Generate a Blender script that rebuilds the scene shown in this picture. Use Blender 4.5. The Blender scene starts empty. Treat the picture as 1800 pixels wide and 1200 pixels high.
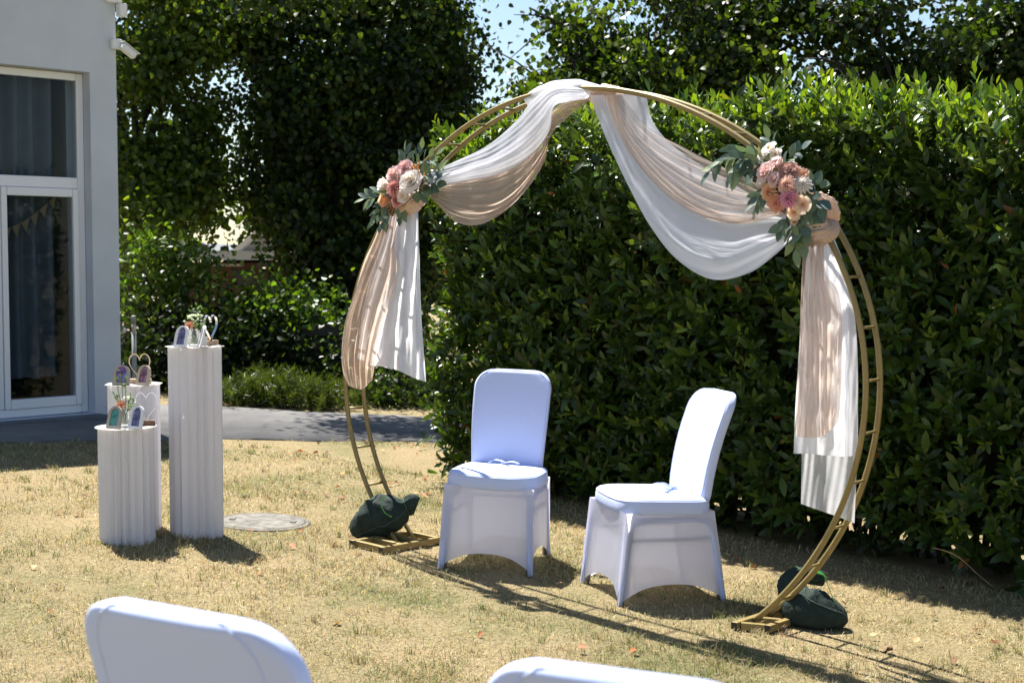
import bpy, math, random
import numpy as np
from mathutils import Vector, Matrix

RNG = np.random.default_rng(11)
random.seed(11)
sc = bpy.context.scene
COL = sc.collection

# ------------------------------------------------------------------ camera
CAM_H = 1.5
PITCH = math.atan(145 / 2500)
cam = bpy.data.cameras.new('camera')
cam.lens = 50; cam.sensor_width = 36; cam.clip_end = 2000; cam.clip_start = .05
cam.dof.use_dof = True; cam.dof.focus_distance = 6.9; cam.dof.aperture_fstop = 5.0
cam_o = bpy.data.objects.new('camera', cam); COL.objects.link(cam_o)
cam_o.location = (0, 0, CAM_H)
cam_o.rotation_euler = (math.pi / 2 - PITCH, 0, 0)
sc.camera = cam_o

# ------------------------------------------------------------------ sky, sun, exposure
SUN = Vector((-.30, .50, 1.0)).normalized()
world = bpy.data.worlds.new('World'); sc.world = world; world.use_nodes = True
wn = world.node_tree
sky = wn.nodes.new('ShaderNodeTexSky'); sky.sky_type = 'NISHITA'; sky.sun_disc = False
sky.sun_elevation = math.asin(SUN.z); sky.sun_rotation = math.atan2(SUN.x, SUN.y)
sky.air_density = 1.1; sky.dust_density = .35; sky.ozone_density = 1.2; sky.altitude = 50
bg = wn.nodes['Background']; bg.inputs[1].default_value = .057
wn.links.new(sky.outputs[0], bg.inputs[0])
sl = bpy.data.lights.new('sun', 'SUN'); sl.energy = 5.0; sl.angle = math.radians(.53); sl.color = (1, .96, .89)
so = bpy.data.objects.new('sun', sl); COL.objects.link(so)
so.rotation_euler = (-SUN).to_track_quat('-Z', 'Y').to_euler(); so.location = (-5, 9, 17)
sc.view_settings.view_transform = 'Standard'; sc.view_settings.look = 'None'
sc.view_settings.exposure = 1.4; sc.view_settings.gamma = 1
sc.view_settings.use_curve_mapping = False
sc.render.engine = 'CYCLES'
cy = sc.cycles
cy.max_bounces = 7; cy.diffuse_bounces = 3; cy.glossy_bounces = 3; cy.transmission_bounces = 5
cy.transparent_max_bounces = 14; cy.caustics_reflective = False; cy.caustics_refractive = False
cy.use_denoising = True; cy.sample_clamp_indirect = 6

# ------------------------------------------------------------------ measuring helpers
FPX = 2500.; KX = .05
_c, _s = math.cos(PITCH), math.sin(PITCH)
CP = np.array([0, 0, CAM_H])
def ray(x, y):
    dx = (x - 900) / FPX; dy = -(y - 600) / FPX
    return np.array([dx, _c + dy * _s, -_s + dy * _c])
def gz(x):                       # the lawn falls gently to the right
    return -KX * np.clip(x, -6, 6)
def G(x, y, z=0.):               # point of the lawn (or z above it)
    r = ray(x, y); return CP + r * (z - CAM_H) / (r[2] + KX * r[0])
def at(x, y, Y):                 # point at distance Y
    r = ray(x, y); return CP + r * Y / r[1]
# plane of the arch
_a, _b = G(700.5, 956), G(1306, 1095)
AO = (_a + _b) / 2; AO[2] = 0
AU = (_b - _a) * [1, 1, 0]; AU /= np.linalg.norm(AU)
AN = np.array([AU[1], -AU[0], 0])          # towards the guests
def AP(x, y, w=0.):
    r = ray(x, y); t = ((AO - CP) @ AN + w) / (r @ AN); return CP + r * t
def AQ(u, z, w=0.):
    return AO + AU * u + AN * w + np.array([0, 0, z])

# ------------------------------------------------------------------ mesh helpers
def link(o, parent=None):
    COL.objects.link(o)
    if parent is not None: o.parent = parent
    return o
def mesh_data(name, V, Fc, mats=None, cols=None, smooth=True, uv=None):
    """V (n,3); Fc list of tuples or list of equal-size int arrays"""
    me = bpy.data.meshes.new(name)
    V = np.asarray(V, dtype=np.float32)
    if isinstance(Fc, np.ndarray): Fc = [Fc]
    if len(Fc) and isinstance(Fc[0], np.ndarray):
        loops = np.concatenate([f.ravel() for f in Fc]).astype(np.int32)
        tot = np.concatenate([np.full(len(f), f.shape[1], np.int32) for f in Fc])
    else:
        loops = np.array([i for f in Fc for i in f], np.int32)
        tot = np.array([len(f) for f in Fc], np.int32)
    st = np.concatenate([[0], np.cumsum(tot)[:-1]]).astype(np.int32)
    me.vertices.add(len(V)); me.vertices.foreach_set('co', V.ravel())
    me.loops.add(len(loops)); me.loops.foreach_set('vertex_index', loops)
    me.polygons.add(len(tot)); me.polygons.foreach_set('loop_start', st); me.polygons.foreach_set('loop_total', tot)
    me.polygons.foreach_set('use_smooth', np.full(len(tot), smooth))
    if mats is not None:
        for m in (mats if isinstance(mats, (list, tuple)) else [mats]): me.materials.append(m)
    me.update(calc_edges=True); me.validate()
    if cols is not None:
        at_ = me.attributes.new('col', 'FLOAT_COLOR', 'POINT')
        c = np.ones((len(V), 4), np.float32); c[:, :3] = cols
        at_.data.foreach_set('color', c.ravel())
    if uv is not None:
        l = me.uv_layers.new(name='UVMap')
        l.data.foreach_set('uv', np.asarray(uv, np.float32)[loops].ravel())
    return me
def obj(name, me, parent=None, loc=None, rot=None):
    o = link(bpy.data.objects.new(name, me), parent)
    if loc is not None: o.location = loc
    if rot is not None: o.rotation_euler = rot
    return o
def tag(o, label=None, cat=None, group=None, kind=None):
    if label: o['label'] = label
    if cat: o['category'] = cat
    if group: o['group'] = group
    if kind: o['kind'] = kind
    return o
def thing(name, label, cat, loc=(0, 0, 0), rz=0, group=None):
    o = bpy.data.objects.new(name, None); COL.objects.link(o)
    o.location = [float(v) for v in loc]; o.rotation_euler = (0, 0, rz); o.empty_display_size = .1
    return tag(o, label, cat, group)

class MB:
    def __init__(s): s.v = []; s.f = []; s.c = []
    def add(s, V, Fc, col=None):
        b = len(s.v); s.v += [tuple(map(float, p)) for p in V]
        s.f += [tuple(int(i) + b for i in f) for f in Fc]
        s.c += [col if col is not None else (1, 1, 1)] * len(V)
        return s
    def box(s, a, b, M=None, col=None):
        x0, y0, z0 = a; x1, y1, z1 = b
        V = [(x, y, z) for z in (z0, z1) for y in (y0, y1) for x in (x0, x1)]
        if M is not None: V = [M @ Vector(p) for p in V]
        return s.add(V, [(0, 2, 3, 1), (4, 5, 7, 6), (0, 1, 5, 4), (2, 6, 7, 3), (0, 4, 6, 2), (1, 3, 7, 5)], col)
    def bar(s, p, q, wd, hg, up=(0, 0, 1), col=None):
        p, q = Vector(p), Vector(q); d = (q - p).normalized(); u = Vector(up)
        sd = d.cross(u)
        if sd.length < 1e-4: sd = Vector((1, 0, 0))
        sd.normalize(); u = sd.cross(d)
        V = [e + sd * a * wd / 2 + u * b * hg / 2 for e in (p, q) for a, b in ((-1, -1), (1, -1), (1, 1), (-1, 1))]
        return s.add(V, [(3, 2, 1, 0), (4, 5, 6, 7), (0, 1, 5, 4), (1, 2, 6, 5), (2, 3, 7, 6), (3, 0, 4, 7)], col)
    def loft(s, loops, cap=True, closed=True, col=None):
        n = len(loops[0]); V = [p for l in loops for p in l]; Fc = []
        for i in range(len(loops) - 1):
            for j in range(n if closed else n - 1):
                k = (j + 1) % n
                Fc.append((i * n + j, i * n + k, (i + 1) * n + k, (i + 1) * n + j))
        if cap and closed:
            Fc.append(tuple(range(n - 1, -1, -1))); Fc.append(tuple((len(loops) - 1) * n + j for j in range(n)))
        return s.add(V, Fc, col)
    def tube(s, path, r, n=8, cap=True, closed=False, col=None):
        P = [Vector(p) for p in path]; m = len(P)
        rr = r if hasattr(r, '__len__') else [r] * m
        t0 = (P[1] - P[0]).normalized()
        nr = t0.orthogonal().normalized(); loops = []
        for i in range(m):
            if closed: t = (P[(i + 1) % m] - P[i - 1]).normalized()
            else: t = (P[min(i + 1, m - 1)] - P[max(i - 1, 0)]).normalized()
            nr = (nr - t * nr.dot(t)).normalized(); b = t.cross(nr)
            loops.append([P[i] + (nr * math.cos(k * 2 * math.pi / n) + b * math.sin(k * 2 * math.pi / n)) * rr[i] for k in range(n)])
        if closed: loops.append(loops[0]); cap = False
        return s.loft(loops, cap, True, col)
    def lathe(s, prof, n=20, o=(0, 0, 0), cap=False, col=None):
        return s.loft([[(o[0] + r * math.cos(k * 2 * math.pi / n), o[1] + r * math.sin(k * 2 * math.pi / n), o[2] + z) for k in range(n)] for r, z in prof], cap, True, col)
    def build(s, name, m, parent=None, smooth=False, loc=None, rot=None, bevel=0, cols=False):
        o = obj(name, mesh_data(name, s.v, s.f, m, np.array(s.c) if cols else None, smooth), parent, loc, rot)
        if bevel:
            md = o.modifiers.new('bevel', 'BEVEL'); md.width = bevel; md.segments = 2; md.limit_method = 'ANGLE'
        return o
def smooth_by_angle(o, deg=40):
    me = o.data
    me.polygons.foreach_set('use_smooth', np.full(len(me.polygons), True))
    try: me.set_sharp_from_angle(angle=math.radians(deg))
    except Exception: pass

def catmull(P, n):
    """resample polyline (k,d) to n points by arc length of a Catmull-Rom curve"""
    P = np.asarray(P, float); k = len(P)
    if k == 2:
        t = np.linspace(0, 1, n)[:, None]; return P[0] * (1 - t) + P[1] * t
    Q = np.vstack([2 * P[0] - P[1], P, 2 * P[-1] - P[-2]])
    out = []
    for i in range(k - 1):
        a, b, c, d = Q[i:i + 4]
        t = np.linspace(0, 1, 24, endpoint=False)[:, None]
        out.append(.5 * (2 * b + (c - a) * t + (2 * a - 5 * b + 4 * c - d) * t ** 2 + (3 * b - a - 3 * c + d) * t ** 3))
    out.append(P[-1:]); D = np.vstack(out)
    L = np.r_[0, np.cumsum(np.linalg.norm(np.diff(D[:, :2], axis=0), axis=1))]
    s_ = np.linspace(0, L[-1], n)
    return np.stack([np.interp(s_, L, D[:, j]) for j in range(D.shape[1])], 1)
def unit(a): return a / (np.linalg.norm(a, axis=-1, keepdims=True) + 1e-9)

# ------------------------------------------------------------------ materials
def newmat(name):
    m = bpy.data.materials.new(name); m.use_nodes = True; t = m.node_tree
    for n in list(t.nodes): t.nodes.remove(n)
    return m, t, t.nodes.new('ShaderNodeOutputMaterial')
def N(t, typ, **kw):
    n = t.nodes.new(typ)
    for k, v in kw.items():
        if k in n.inputs: n.inputs[k].default_value = v
        else: setattr(n, k, v)
    return n
def L(t, a, b): t.links.new(a, b)
def noise(t, scale, detail=4, rough=.55, coord='Object', dist=0):
    tc = N(t, 'ShaderNodeTexCoord'); n = N(t, 'ShaderNodeTexNoise')
    n.inputs['Scale'].default_value = scale; n.inputs['Detail'].default_value = detail
    n.inputs['Roughness'].default_value = rough; n.inputs['Distortion'].default_value = dist
    L(t, tc.outputs[coord], n.inputs['Vector']); return n.outputs['Fac']
def ramp(t, fac, stops):
    r = N(t, 'ShaderNodeValToRGB'); e = r.color_ramp.elements
    while len(e) < len(stops): e.new(.5)
    for el, (p, c) in zip(e, stops): el.position = p; el.color = (*c, 1)
    L(t, fac, r.inputs['Fac']); return r.outputs['Color']
def bump(t, h, strength, dist=.01):
    b = N(t, 'ShaderNodeBump'); b.inputs['Strength'].default_value = strength; b.inputs['Distance'].default_value = dist
    L(t, h, b.inputs['Height']); return b.outputs['Normal']
def pmat(name, col, rough=.6, metal=0, spec=.5, var=0, vscale=8, bmp=0, bscale=60, bdist=.004, coat=0):
    m, t, out = newmat(name); p = N(t, 'ShaderNodeBsdfPrincipled')
    p.inputs['Base Color'].default_value = (*col, 1); p.inputs['Roughness'].default_value = rough
    p.inputs['Metallic'].default_value = metal; p.inputs['Specular IOR Level'].default_value = spec
    if coat: p.inputs['Coat Weight'].default_value = coat
    if var:
        lo = tuple(max(0, c * (1 - var)) for c in col); hi = tuple(min(1, c * (1 + var)) for c in col)
        L(t, ramp(t, noise(t, vscale, 6), [(.3, lo), (.7, hi)]), p.inputs['Base Color'])
    if bmp: L(t, bump(t, noise(t, bscale, 5), bmp, bdist), p.inputs['Normal'])
    L(t, p.outputs[0], out.inputs[0]); return m
def leafmat(name, trans=.35, rough=.35, spec=.5, tcol=(1.25, 1.35, .45)):
    m, t, out = newmat(name)
    a = N(t, 'ShaderNodeAttribute', attribute_name='col')
    p = N(t, 'ShaderNodeBsdfPrincipled'); p.inputs['Roughness'].default_value = rough
    p.inputs['Specular IOR Level'].default_value = spec
    L(t, a.outputs['Color'], p.inputs['Base Color'])
    mx = N(t, 'ShaderNodeMix', data_type='RGBA', blend_type='MULTIPLY'); mx.inputs['Factor'].default_value = 1
    L(t, a.outputs['Color'], mx.inputs['A']); mx.inputs['B'].default_value = (*tcol, 1)
    tr = N(t, 'ShaderNodeBsdfTranslucent'); L(t, mx.outputs['Result'], tr.inputs['Color'])
    ms = N(t, 'ShaderNodeMixShader'); ms.inputs[0].default_value = trans
    L(t, p.outputs[0], ms.inputs[1]); L(t, tr.outputs[0], ms.inputs[2]); L(t, ms.outputs[0], out.inputs[0])
    return m
def clothmat(name, col, trans=.4, alpha=1., crinkle=None, bmp=.15, bscale=90, tcol=None):
    m, t, out = newmat(name)
    d = N(t, 'ShaderNodeBsdfDiffuse'); d.inputs['Color'].default_value = (*col, 1)
    tr = N(t, 'ShaderNodeBsdfTranslucent'); tr.inputs['Color'].default_value = (*(tcol or col), 1)
    if crinkle:
        tc = N(t, 'ShaderNodeTexCoord'); mp = N(t, 'ShaderNodeMapping'); mp.inputs['Scale'].default_value = crinkle
        L(t, tc.outputs['UV'], mp.inputs['Vector'])
        nz = N(t, 'ShaderNodeTexNoise'); nz.inputs['Scale'].default_value = 1; nz.inputs['Detail'].default_value = 3
        nz.inputs['Distortion'].default_value = .6
        L(t, mp.outputs[0], nz.inputs['Vector']); h = nz.outputs['Fac']
    else: h = noise(t, bscale, 3)
    nrm = bump(t, h, bmp, .01)
    L(t, nrm, d.inputs['Normal']); L(t, nrm, tr.inputs['Normal'])
    ms = N(t, 'ShaderNodeMixShader'); ms.inputs[0].default_value = trans
    L(t, d.outputs[0], ms.inputs[1]); L(t, tr.outputs[0], ms.inputs[2])
    if alpha < 1:
        tp = N(t, 'ShaderNodeBsdfTransparent'); mz = N(t, 'ShaderNodeMixShader')
        if crinkle:
            mr = N(t, 'ShaderNodeMapRange'); L(t, h, mr.inputs['Value'])
            mr.inputs['From Min'].default_value = .35; mr.inputs['From Max'].default_value = .65
            mr.inputs['To Min'].default_value = max(0, alpha - .17); mr.inputs['To Max'].default_value = min(1, alpha + .15)
            L(t, mr.outputs[0], mz.inputs[0])
        else: mz.inputs[0].default_value = alpha
        L(t, tp.outputs[0], mz.inputs[1]); L(t, ms.outputs[0], mz.inputs[2]); L(t, mz.outputs[0], out.inputs[0])
    else: L(t, ms.outputs[0], out.inputs[0])
    return m
def glassmat(name, refl=1.0, tint=(1, 1, 1)):
    m, t, out = newmat(name)
    tp = N(t, 'ShaderNodeBsdfTransparent'); tp.inputs[0].default_value = (*tint, 1)
    g = N(t, 'ShaderNodeBsdfGlossy'); g.inputs['Roughness'].default_value = .01
    fr = N(t, 'ShaderNodeFresnel'); fr.inputs['IOR'].default_value = 1.52
    mu = N(t, 'ShaderNodeMath', operation='MULTIPLY'); mu.inputs[1].default_value = refl
    L(t, fr.outputs[0], mu.inputs[0])
    ms = N(t, 'ShaderNodeMixShader'); L(t, mu.outputs[0], ms.inputs[0])
    L(t, tp.outputs[0], ms.inputs[1]); L(t, g.outputs[0], ms.inputs[2]); L(t, ms.outputs[0], out.inputs[0])
    return m

M = {}
M['hedge_leaf'] = leafmat('laurel_leaf', .38, .33, .5, (1.5, 1.45, .35))
M['tree_leaf'] = leafmat('tree_leaf', .42, .42, .4, (1.5, 1.5, .4))
M['euc'] = leafmat('eucalyptus_leaf', .2, .5, .3, (1.1, 1.2, .7))
M['petal'] = leafmat('petal', .5, .6, .25, (1.12, 1.04, 1.0))
M['grass'] = leafmat('grass_blade', .3, .6, .2, (1.1, 1.05, .7))
M['dead_leaf'] = leafmat('dead_leaf', .2, .6, .2, (1.2, .9, .5))
M['bark'] = pmat('bark', (.030, .025, .020), .9, var=.4, vscale=14, bmp=.8, bscale=30, bdist=.02)
M['core'] = pmat('hedge_dark_core', (.022, .020, .012), .95, var=.4, vscale=20)  # for the solid core that blocks light inside the hedge
M['spandex'] = clothmat('spandex_skirt', (.70, .73, .88), .58, .95, bmp=.08, tcol=(.90, .88, .94))
M['spandex_thick'] = clothmat('spandex_padded', (.58, .65, .92), .04, 1, bmp=.22, bscale=13)
M['chiffon'] = clothmat('white_chiffon', (.85, .875, .96), .66, .975, bmp=.1, bscale=50, tcol=(.92, .92, .95))
M['chiffon_s'] = clothmat('white_chiffon_single', (.84, .87, .96), .55, .70, bmp=.1, bscale=50, tcol=(.92, .92, .95))
M['gauze'] = clothmat('peach_gauze', (.80, .625, .51), .55, .68, crinkle=(5, 75, 1), bmp=.7, tcol=(.88, .70, .575))
M['gauze_d'] = clothmat('peach_gauze_bunched', (.75, .575, .465), .35, 1, crinkle=(3, 18, 1), bmp=1.0, tcol=(.80, .63, .52))
M['gauze_s'] = clothmat('peach_gauze_sheer', (.80, .65, .55), .5, .52, crinkle=(4, 60, 1), bmp=.6, tcol=(.84, .70, .60))
M['gold'] = pmat('gold_paint', (.27, .20, .075), .45, .25, .5, var=.12, vscale=25)
M['steel'] = pmat('chair_tube', (.35, .35, .37), .4, .8)
M['bag'] = pmat('green_canvas', (.018, .032, .026), .85, var=.3, vscale=30, bmp=.7, bscale=9, bdist=.03, spec=.3)
M['seam'] = pmat('bag_seam', (.05, .08, .065), .8)
M['cord_dark'] = pmat('dark_green_cord', (.03, .09, .04), .7)
M['cord'] = pmat('green_cord', (.10, .42, .08), .6)
M['pleat'] = clothmat('pleated_white_card', (.76, .765, .82), .24, 1, bmp=.03, bscale=30, tcol=(.85, .79, .76))
M['plate'] = clothmat('acrylic_plate', (.80, .78, .77), .5, 1, bmp=0.02)
M['white_frame'] = pmat('white_painted_wood', (.78, .78, .82), .5)
M['grey_frame'] = pmat('grey_wood', (.36, .32, .28), .6, var=.15, vscale=60)
M['tan_frame'] = pmat('tan_wood', (.50, .40, .31), .6, var=.15, vscale=60)
M['wood'] = pmat('light_wood', (.46, .33, .21), .6, var=.2, vscale=50)
M['wood_dark'] = pmat('brown_wood', (.17, .09, .05), .6, var=.3, vscale=50)
M['chrome'] = pmat('polished_metal', (.66, .62, .58), .16, 1)
M['glass'] = glassmat('clear_glass', .6, (.96, .98, .97))
M['water'] = clothmat('vase_water_and_stems', (.50, .58, .38), .6, .42, bmp=.1, tcol=(.62, .70, .45))
M['pane'] = glassmat('window_glass', .28, (.80, .84, .87))
M['render'] = pmat('white_render', (.51, .55, .61), .85, var=.09, vscale=1.6, bmp=.25, bscale=160, bdist=.002)
M['pvc'] = pmat('white_pvc', (.74, .76, .80), .35)
M['sill'] = pmat('slate_sill', (.09, .10, .12), .6, var=.2)
M['curtain'] = pmat('grey_curtain', (.13, .155, .19), .9, var=.1)
M['dark_in'] = pmat('dark_room_lining', (.07, .075, .08), .9)  # dark tone stands for the unlit room behind the window
M['jute'] = clothmat('jute', (.42, .33, .20), .3)
M['plastic'] = pmat('white_plastic', (.72, .72, .72), .35)
M['black'] = pmat('black_plastic', (.02, .02, .02), .4)
M['fence'] = pmat('dark_stained_wood', (.030, .026, .024), .8, var=.3, vscale=12)
M['roofm'] = pmat('roof_sheet', (.30, .31, .33), .6, var=.1)
M['fascia'] = pmat('fascia_white', (.42, .43, .45), .6)
M['brick'] = pmat('brown_wall', (.12, .055, .035), .8, var=.3)
M['galv'] = pmat('brushed_steel', (.30, .30, .28), .6, .3, var=.1)
M['concrete'] = pmat('manhole_concrete', (.15, .14, .122), .9, var=.5, vscale=18, bmp=.5, bscale=60)
M['iron'] = pmat('cast_iron', (.11, .10, .09), .7, var=.3, vscale=25)

# ------------------------------------------------------------------ ground and path
def ground_mat():
    m, t, out = newmat('dry_lawn_soil'); p = N(t, 'ShaderNodeBsdfPrincipled'); p.inputs['Roughness'].default_value = .95
    p.inputs['Specular IOR Level'].default_value = .1
    a = ramp(t, noise(t, 1.1, 6, .6), [(.36, (.36, .28, .16)), (.52, (.30, .245, .135)), (.66, (.19, .185, .085))])
    b = ramp(t, noise(t, 55, 6, .7), [(.3, (.45, .42, .36)), (.55, (1, 1, 1)), (.75, (1.25, 1.2, 1.1))])
    mx = N(t, 'ShaderNodeMix', data_type='RGBA', blend_type='MULTIPLY'); mx.inputs['Factor'].default_value = 1
    L(t, a, mx.inputs['A']); L(t, b, mx.inputs['B']); L(t, mx.outputs['Result'], p.inputs['Base Color'])
    L(t, bump(t, noise(t, 70, 6, .7), .9, .02), p.inputs['Normal']); L(t, p.outputs[0], out.inputs[0]); return m
gx = np.unique(np.r_[np.linspace(-400, -12, 12), np.linspace(-12, 12, 49), np.linspace(12, 400, 12)])
gy = np.unique(np.r_[np.linspace(-60, 0, 6), np.linspace(0, 30, 61), np.linspace(30, 900, 14)])
XX, YY = np.meshgrid(gx, gy)
ZZ = gz(XX) - .18 * np.clip((YY - 15) / 6, 0, 1) ** 1.0 * 2
V = np.stack([XX, YY, ZZ], -1).reshape(-1, 3)
nx, ny = len(gx), len(gy)
ii = (np.arange(ny - 1)[:, None] * nx + np.arange(nx - 1)[None]).ravel()
ground = obj('ground', mesh_data('ground', V, np.stack([ii, ii + 1, ii + nx + 1, ii + nx], 1), ground_mat()))
tag(ground, 'dry straw coloured lawn ground', kind='structure')

PX = np.array([-9, -4.2, -3.0, -2, -1.35, -.64, 3, 9, 14.]); PN = np.array([6.6, 9.75, 10.5, 10.95, 11.15, 11.32, 11.6, 12.0, 12.4])
PF = np.array([13.0] * 5 + [13.0, 13.2, 13.6, 14.0])
def path_near(x): return np.interp(x, PX, PN)
pm_, t_, out_ = newmat('asphalt'); p_ = N(t_, 'ShaderNodeBsdfPrincipled'); p_.inputs['Roughness'].default_value = .9
a_ = ramp(t_, noise(t_, 2.2, 6), [(.3, (.105, .103, .105)), (.7, (.18, .173, .167))])
b_ = ramp(t_, noise(t_, 120, 3), [(.3, (.6, .6, .6)), (.7, (1.2, 1.2, 1.2))])
mx_ = N(t_, 'ShaderNodeMix', data_type='RGBA', blend_type='MULTIPLY'); mx_.inputs['Factor'].default_value = 1
L(t_, a_, mx_.inputs['A']); L(t_, b_, mx_.inputs['B']); L(t_, mx_.outputs['Result'], p_.inputs['Base Color'])
L(t_, bump(t_, noise(t_, 150, 4), .5, .006), p_.inputs['Normal']); L(t_, p_.outputs[0], out_.inputs[0])
xs = np.linspace(-9, 14, 93)
pn = np.interp(xs, PX, PN) + .05 * np.sin(xs * 5.1) + .03 * np.sin(xs * 13); pf = np.interp(xs, PX, PF) + .05 * np.sin(xs * 4.3)
V = np.concatenate([np.stack([xs, pn, gz(xs) + .012], 1), np.stack([xs, pf, gz(xs) + .012], 1),
                    np.stack([xs, pn, gz(xs) - .05], 1)])
n_ = len(xs); i_ = np.arange(n_ - 1)
tag(obj('path', mesh_data('path', V, np.concatenate([np.stack([i_, i_ + 1, i_ + 1 + n_, i_ + n_], 1), np.stack([i_ + 2 * n_, i_ + 1 + 2 * n_, i_ + 1, i_], 1)]), pm_)),
    'grey asphalt path behind the lawn', kind='structure')

# ------------------------------------------------------------------ leaf scattering
def scatter(tpl, faces, pos, d, nrm, size, col, width=None):
    """many leaves as one mesh: template x=side, y=length, z=normal"""
    d = unit(d); sd = unit(np.cross(d, nrm)); nn = np.cross(sd, d)
    size = np.asarray(size)[:, None, None]
    w = size if width is None else np.asarray(width)[:, None, None]
    T = np.asarray(tpl, float)
    V = pos[:, None] + w * T[None, :, 0:1] * sd[:, None] + size * (T[None, :, 1:2] * d[:, None] + T[None, :, 2:3] * nn[:, None])
    k = len(T); n = len(pos); off = (np.arange(n) * k)[:, None, None]
    Fs = []
    for sz in sorted({len(f) for f in faces}):
        A = np.array([f for f in faces if len(f) == sz]); Fs.append((A[None] + off).reshape(-1, sz))
    return V.reshape(-1, 3), Fs, np.repeat(col, k, axis=0)
LAUREL = [(0, 0, 0), (-.13, .22, .035), (0, .22, 0), (.13, .22, .035), (-.185, .5, .04), (0, .5, .0), (.185, .5, .04),
          (-.12, .8, -.01), (0, .8, -.03), (.12, .8, -.01), (0, 1, -.10)]
LAUREL_F = [(0, 2, 1), (0, 3, 2), (1, 2, 5, 4), (2, 3, 6, 5), (4, 5, 8, 7), (5, 6, 9, 8), (7, 8, 10), (8, 9, 10)]
LINDEN = [(0, 0, 0), (-.42, .18, .06), (-.36, .6, .05), (0, 1, -.1), (.36, .6, .05), (.42, .18, .06), (0, .5, -.03)]
LINDEN_F = [(0, 6, 1), (1, 6, 2), (2, 6, 3), (6, 4, 3), (6, 5, 4), (0, 5, 6)]
def randdir(n):
    v = RNG.normal(size=(n, 3)); return unit(v)
def jit(base, lo=.7, hi=1.3, n=1):
    return np.array(base)[None] * RNG.uniform(lo, hi, (n, 1)) * RNG.uniform(.88, 1.12, (n, 3))

# ------------------------------------------------------------------ laurel hedge
HD = np.array([.75, -.66, 0]); HD /= np.linalg.norm(HD)
HN = np.array([HD[1], -HD[0], 0])                     # front, towards the lawn
H0 = np.array([-.45, 9.42, 0.])                         # left front foot
HLEN, HDEP, HTOP = 7.0, 1.15, 2.34
def hpt(a, b, z):                                       # a along, b outwards from front face
    p = H0[None] + a[:, None] * HD + b[:, None] * HN
    p[:, 2] = z; return p
def bulge(a, z): return .06 * np.sin(a * 2.1 + 1) * np.sin(z * 2.3) + .05 * np.sin(a * 5.3 + z * 3.1) + .03 * np.sin(a * 11 - z * 7)
def htop(a): return HTOP - .03 * a / 7 + .04 * np.sin(a * 3.1) + .03 * np.sin(a * 7.7 + 1) - .22 * np.exp(-(a / .35) ** 2)
def hedge_shoots(n, where):
    if where == 'front':
        a = RNG.uniform(-.02, HLEN, n); z = RNG.uniform(.015, 1, n) ** .9 * htop(a)
        inn = np.clip((.35 - z) / .35, 0, 1) * .05
        p = hpt(a, bulge(a, z) - inn - RNG.uniform(0, .16, n), z)
        ax = HN[None] * RNG.uniform(.5, 1.1, (n, 1)) + np.array([0, 0, 1]) * RNG.uniform(.1, .9, (n, 1)) + RNG.normal(0, .3, (n, 3))
        new = np.clip((z - htop(a) + .45) / .45, 0, 1)
    elif where == 'top':
        a = RNG.uniform(-.02, HLEN, n); b = -RNG.uniform(0, 1, n) ** 1.3 * HDEP
        z = htop(a) - .07 + .05 * np.sin(b * 7 + a * 3) - RNG.uniform(0, .14, n) - .12 * np.exp(-((b + .0) / .1) ** 2)
        p = hpt(a, b, z); ax = np.array([0, 0, 1.])[None] + HN[None] * RNG.uniform(-.2, .45, (n, 1)) + RNG.normal(0, .28, (n, 3))
        new = np.ones(n)
    else:
        b = -RNG.uniform(0, HDEP, n); a = RNG.uniform(-.03, .12, n); z = RNG.uniform(.02, 1, n) * HTOP
        a = a + np.clip((.9 - z) / .9, 0, 1) * .2 - .05 * np.sin(z * 4 + b * 3)
        p = hpt(a, b, z); ax = -HD[None] * RNG.uniform(.5, 1.1, (n, 1)) + np.array([0, 0, 1]) * RNG.uniform(.1, .9, (n, 1)) + RNG.normal(0, .3, (n, 3))
        new = np.clip((z - HTOP + .45) / .45, 0, 1)
    p[:, 2] += gz(p[:, 0]) * .6
    return p, unit(ax), new
def shoots_to_leaves(p, ax, new, m=11):
    up_ = new * (ax[:, 2] > .75)
    n = len(p); pos, dd, nn, sz, cl = [], [], [], [], []
    ref = unit(np.cross(ax, randdir(n))); r2 = np.cross(ax, ref)
    slen = RNG.uniform(.10, .20, n) + .06 * new * RNG.random(n) + .10 * up_ * RNG.random(n) ** 2
    is_new = (RNG.random(n) < .16 + .6 * new)
    ph = RNG.uniform(0, 6.28, n); vs = RNG.uniform(.75, 1.2, n)
    for j in range(m):
        f = j / (m - 1); phi = ph + j * 2.4 + RNG.normal(0, .2, n)
        al = np.radians(78 - 50 * f - 16 * up_ * (1 - .5 * f) + RNG.normal(0, 9, n))
        rad = ref * np.cos(phi)[:, None] + r2 * np.sin(phi)[:, None]
        d = ax * np.cos(al)[:, None] + rad * np.sin(al)[:, None]; d[:, 2] += .10 - .12 * (1 - f)
        nr = ax * np.sin(al)[:, None] - rad * np.cos(al)[:, None] + RNG.normal(0, .18, (n, 3))
        pos.append(p + ax * (slen * f)[:, None]); dd.append(d); nn.append(nr)
        sz.append(RNG.uniform(.05, .112, n) * vs * (1 - .35 * f * is_new))
        old = jit((.038, .070, .014), .6, 1.35, n); nw = jit((.15, .225, .022), .75, 1.3, n); mid = jit((.066, .120, .017), .7, 1.3, n)
        c = np.where((is_new & (f > .45))[:, None], nw, np.where((RNG.random(n) < .6)[:, None], mid, old))
        dead = RNG.random(n) < .004 + .03 * (np.sin(p[:, 0] * 5.1 + 1) * np.sin(p[:, 2] * 6.3 + p[:, 0] * 2) > .93)
        c[dead] = jit((.26, .10, .03), .6, 1.2, int(dead.sum()))
        cl.append(c)
    return [np.concatenate(x) for x in (pos, dd, nn, sz, cl)]
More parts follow.
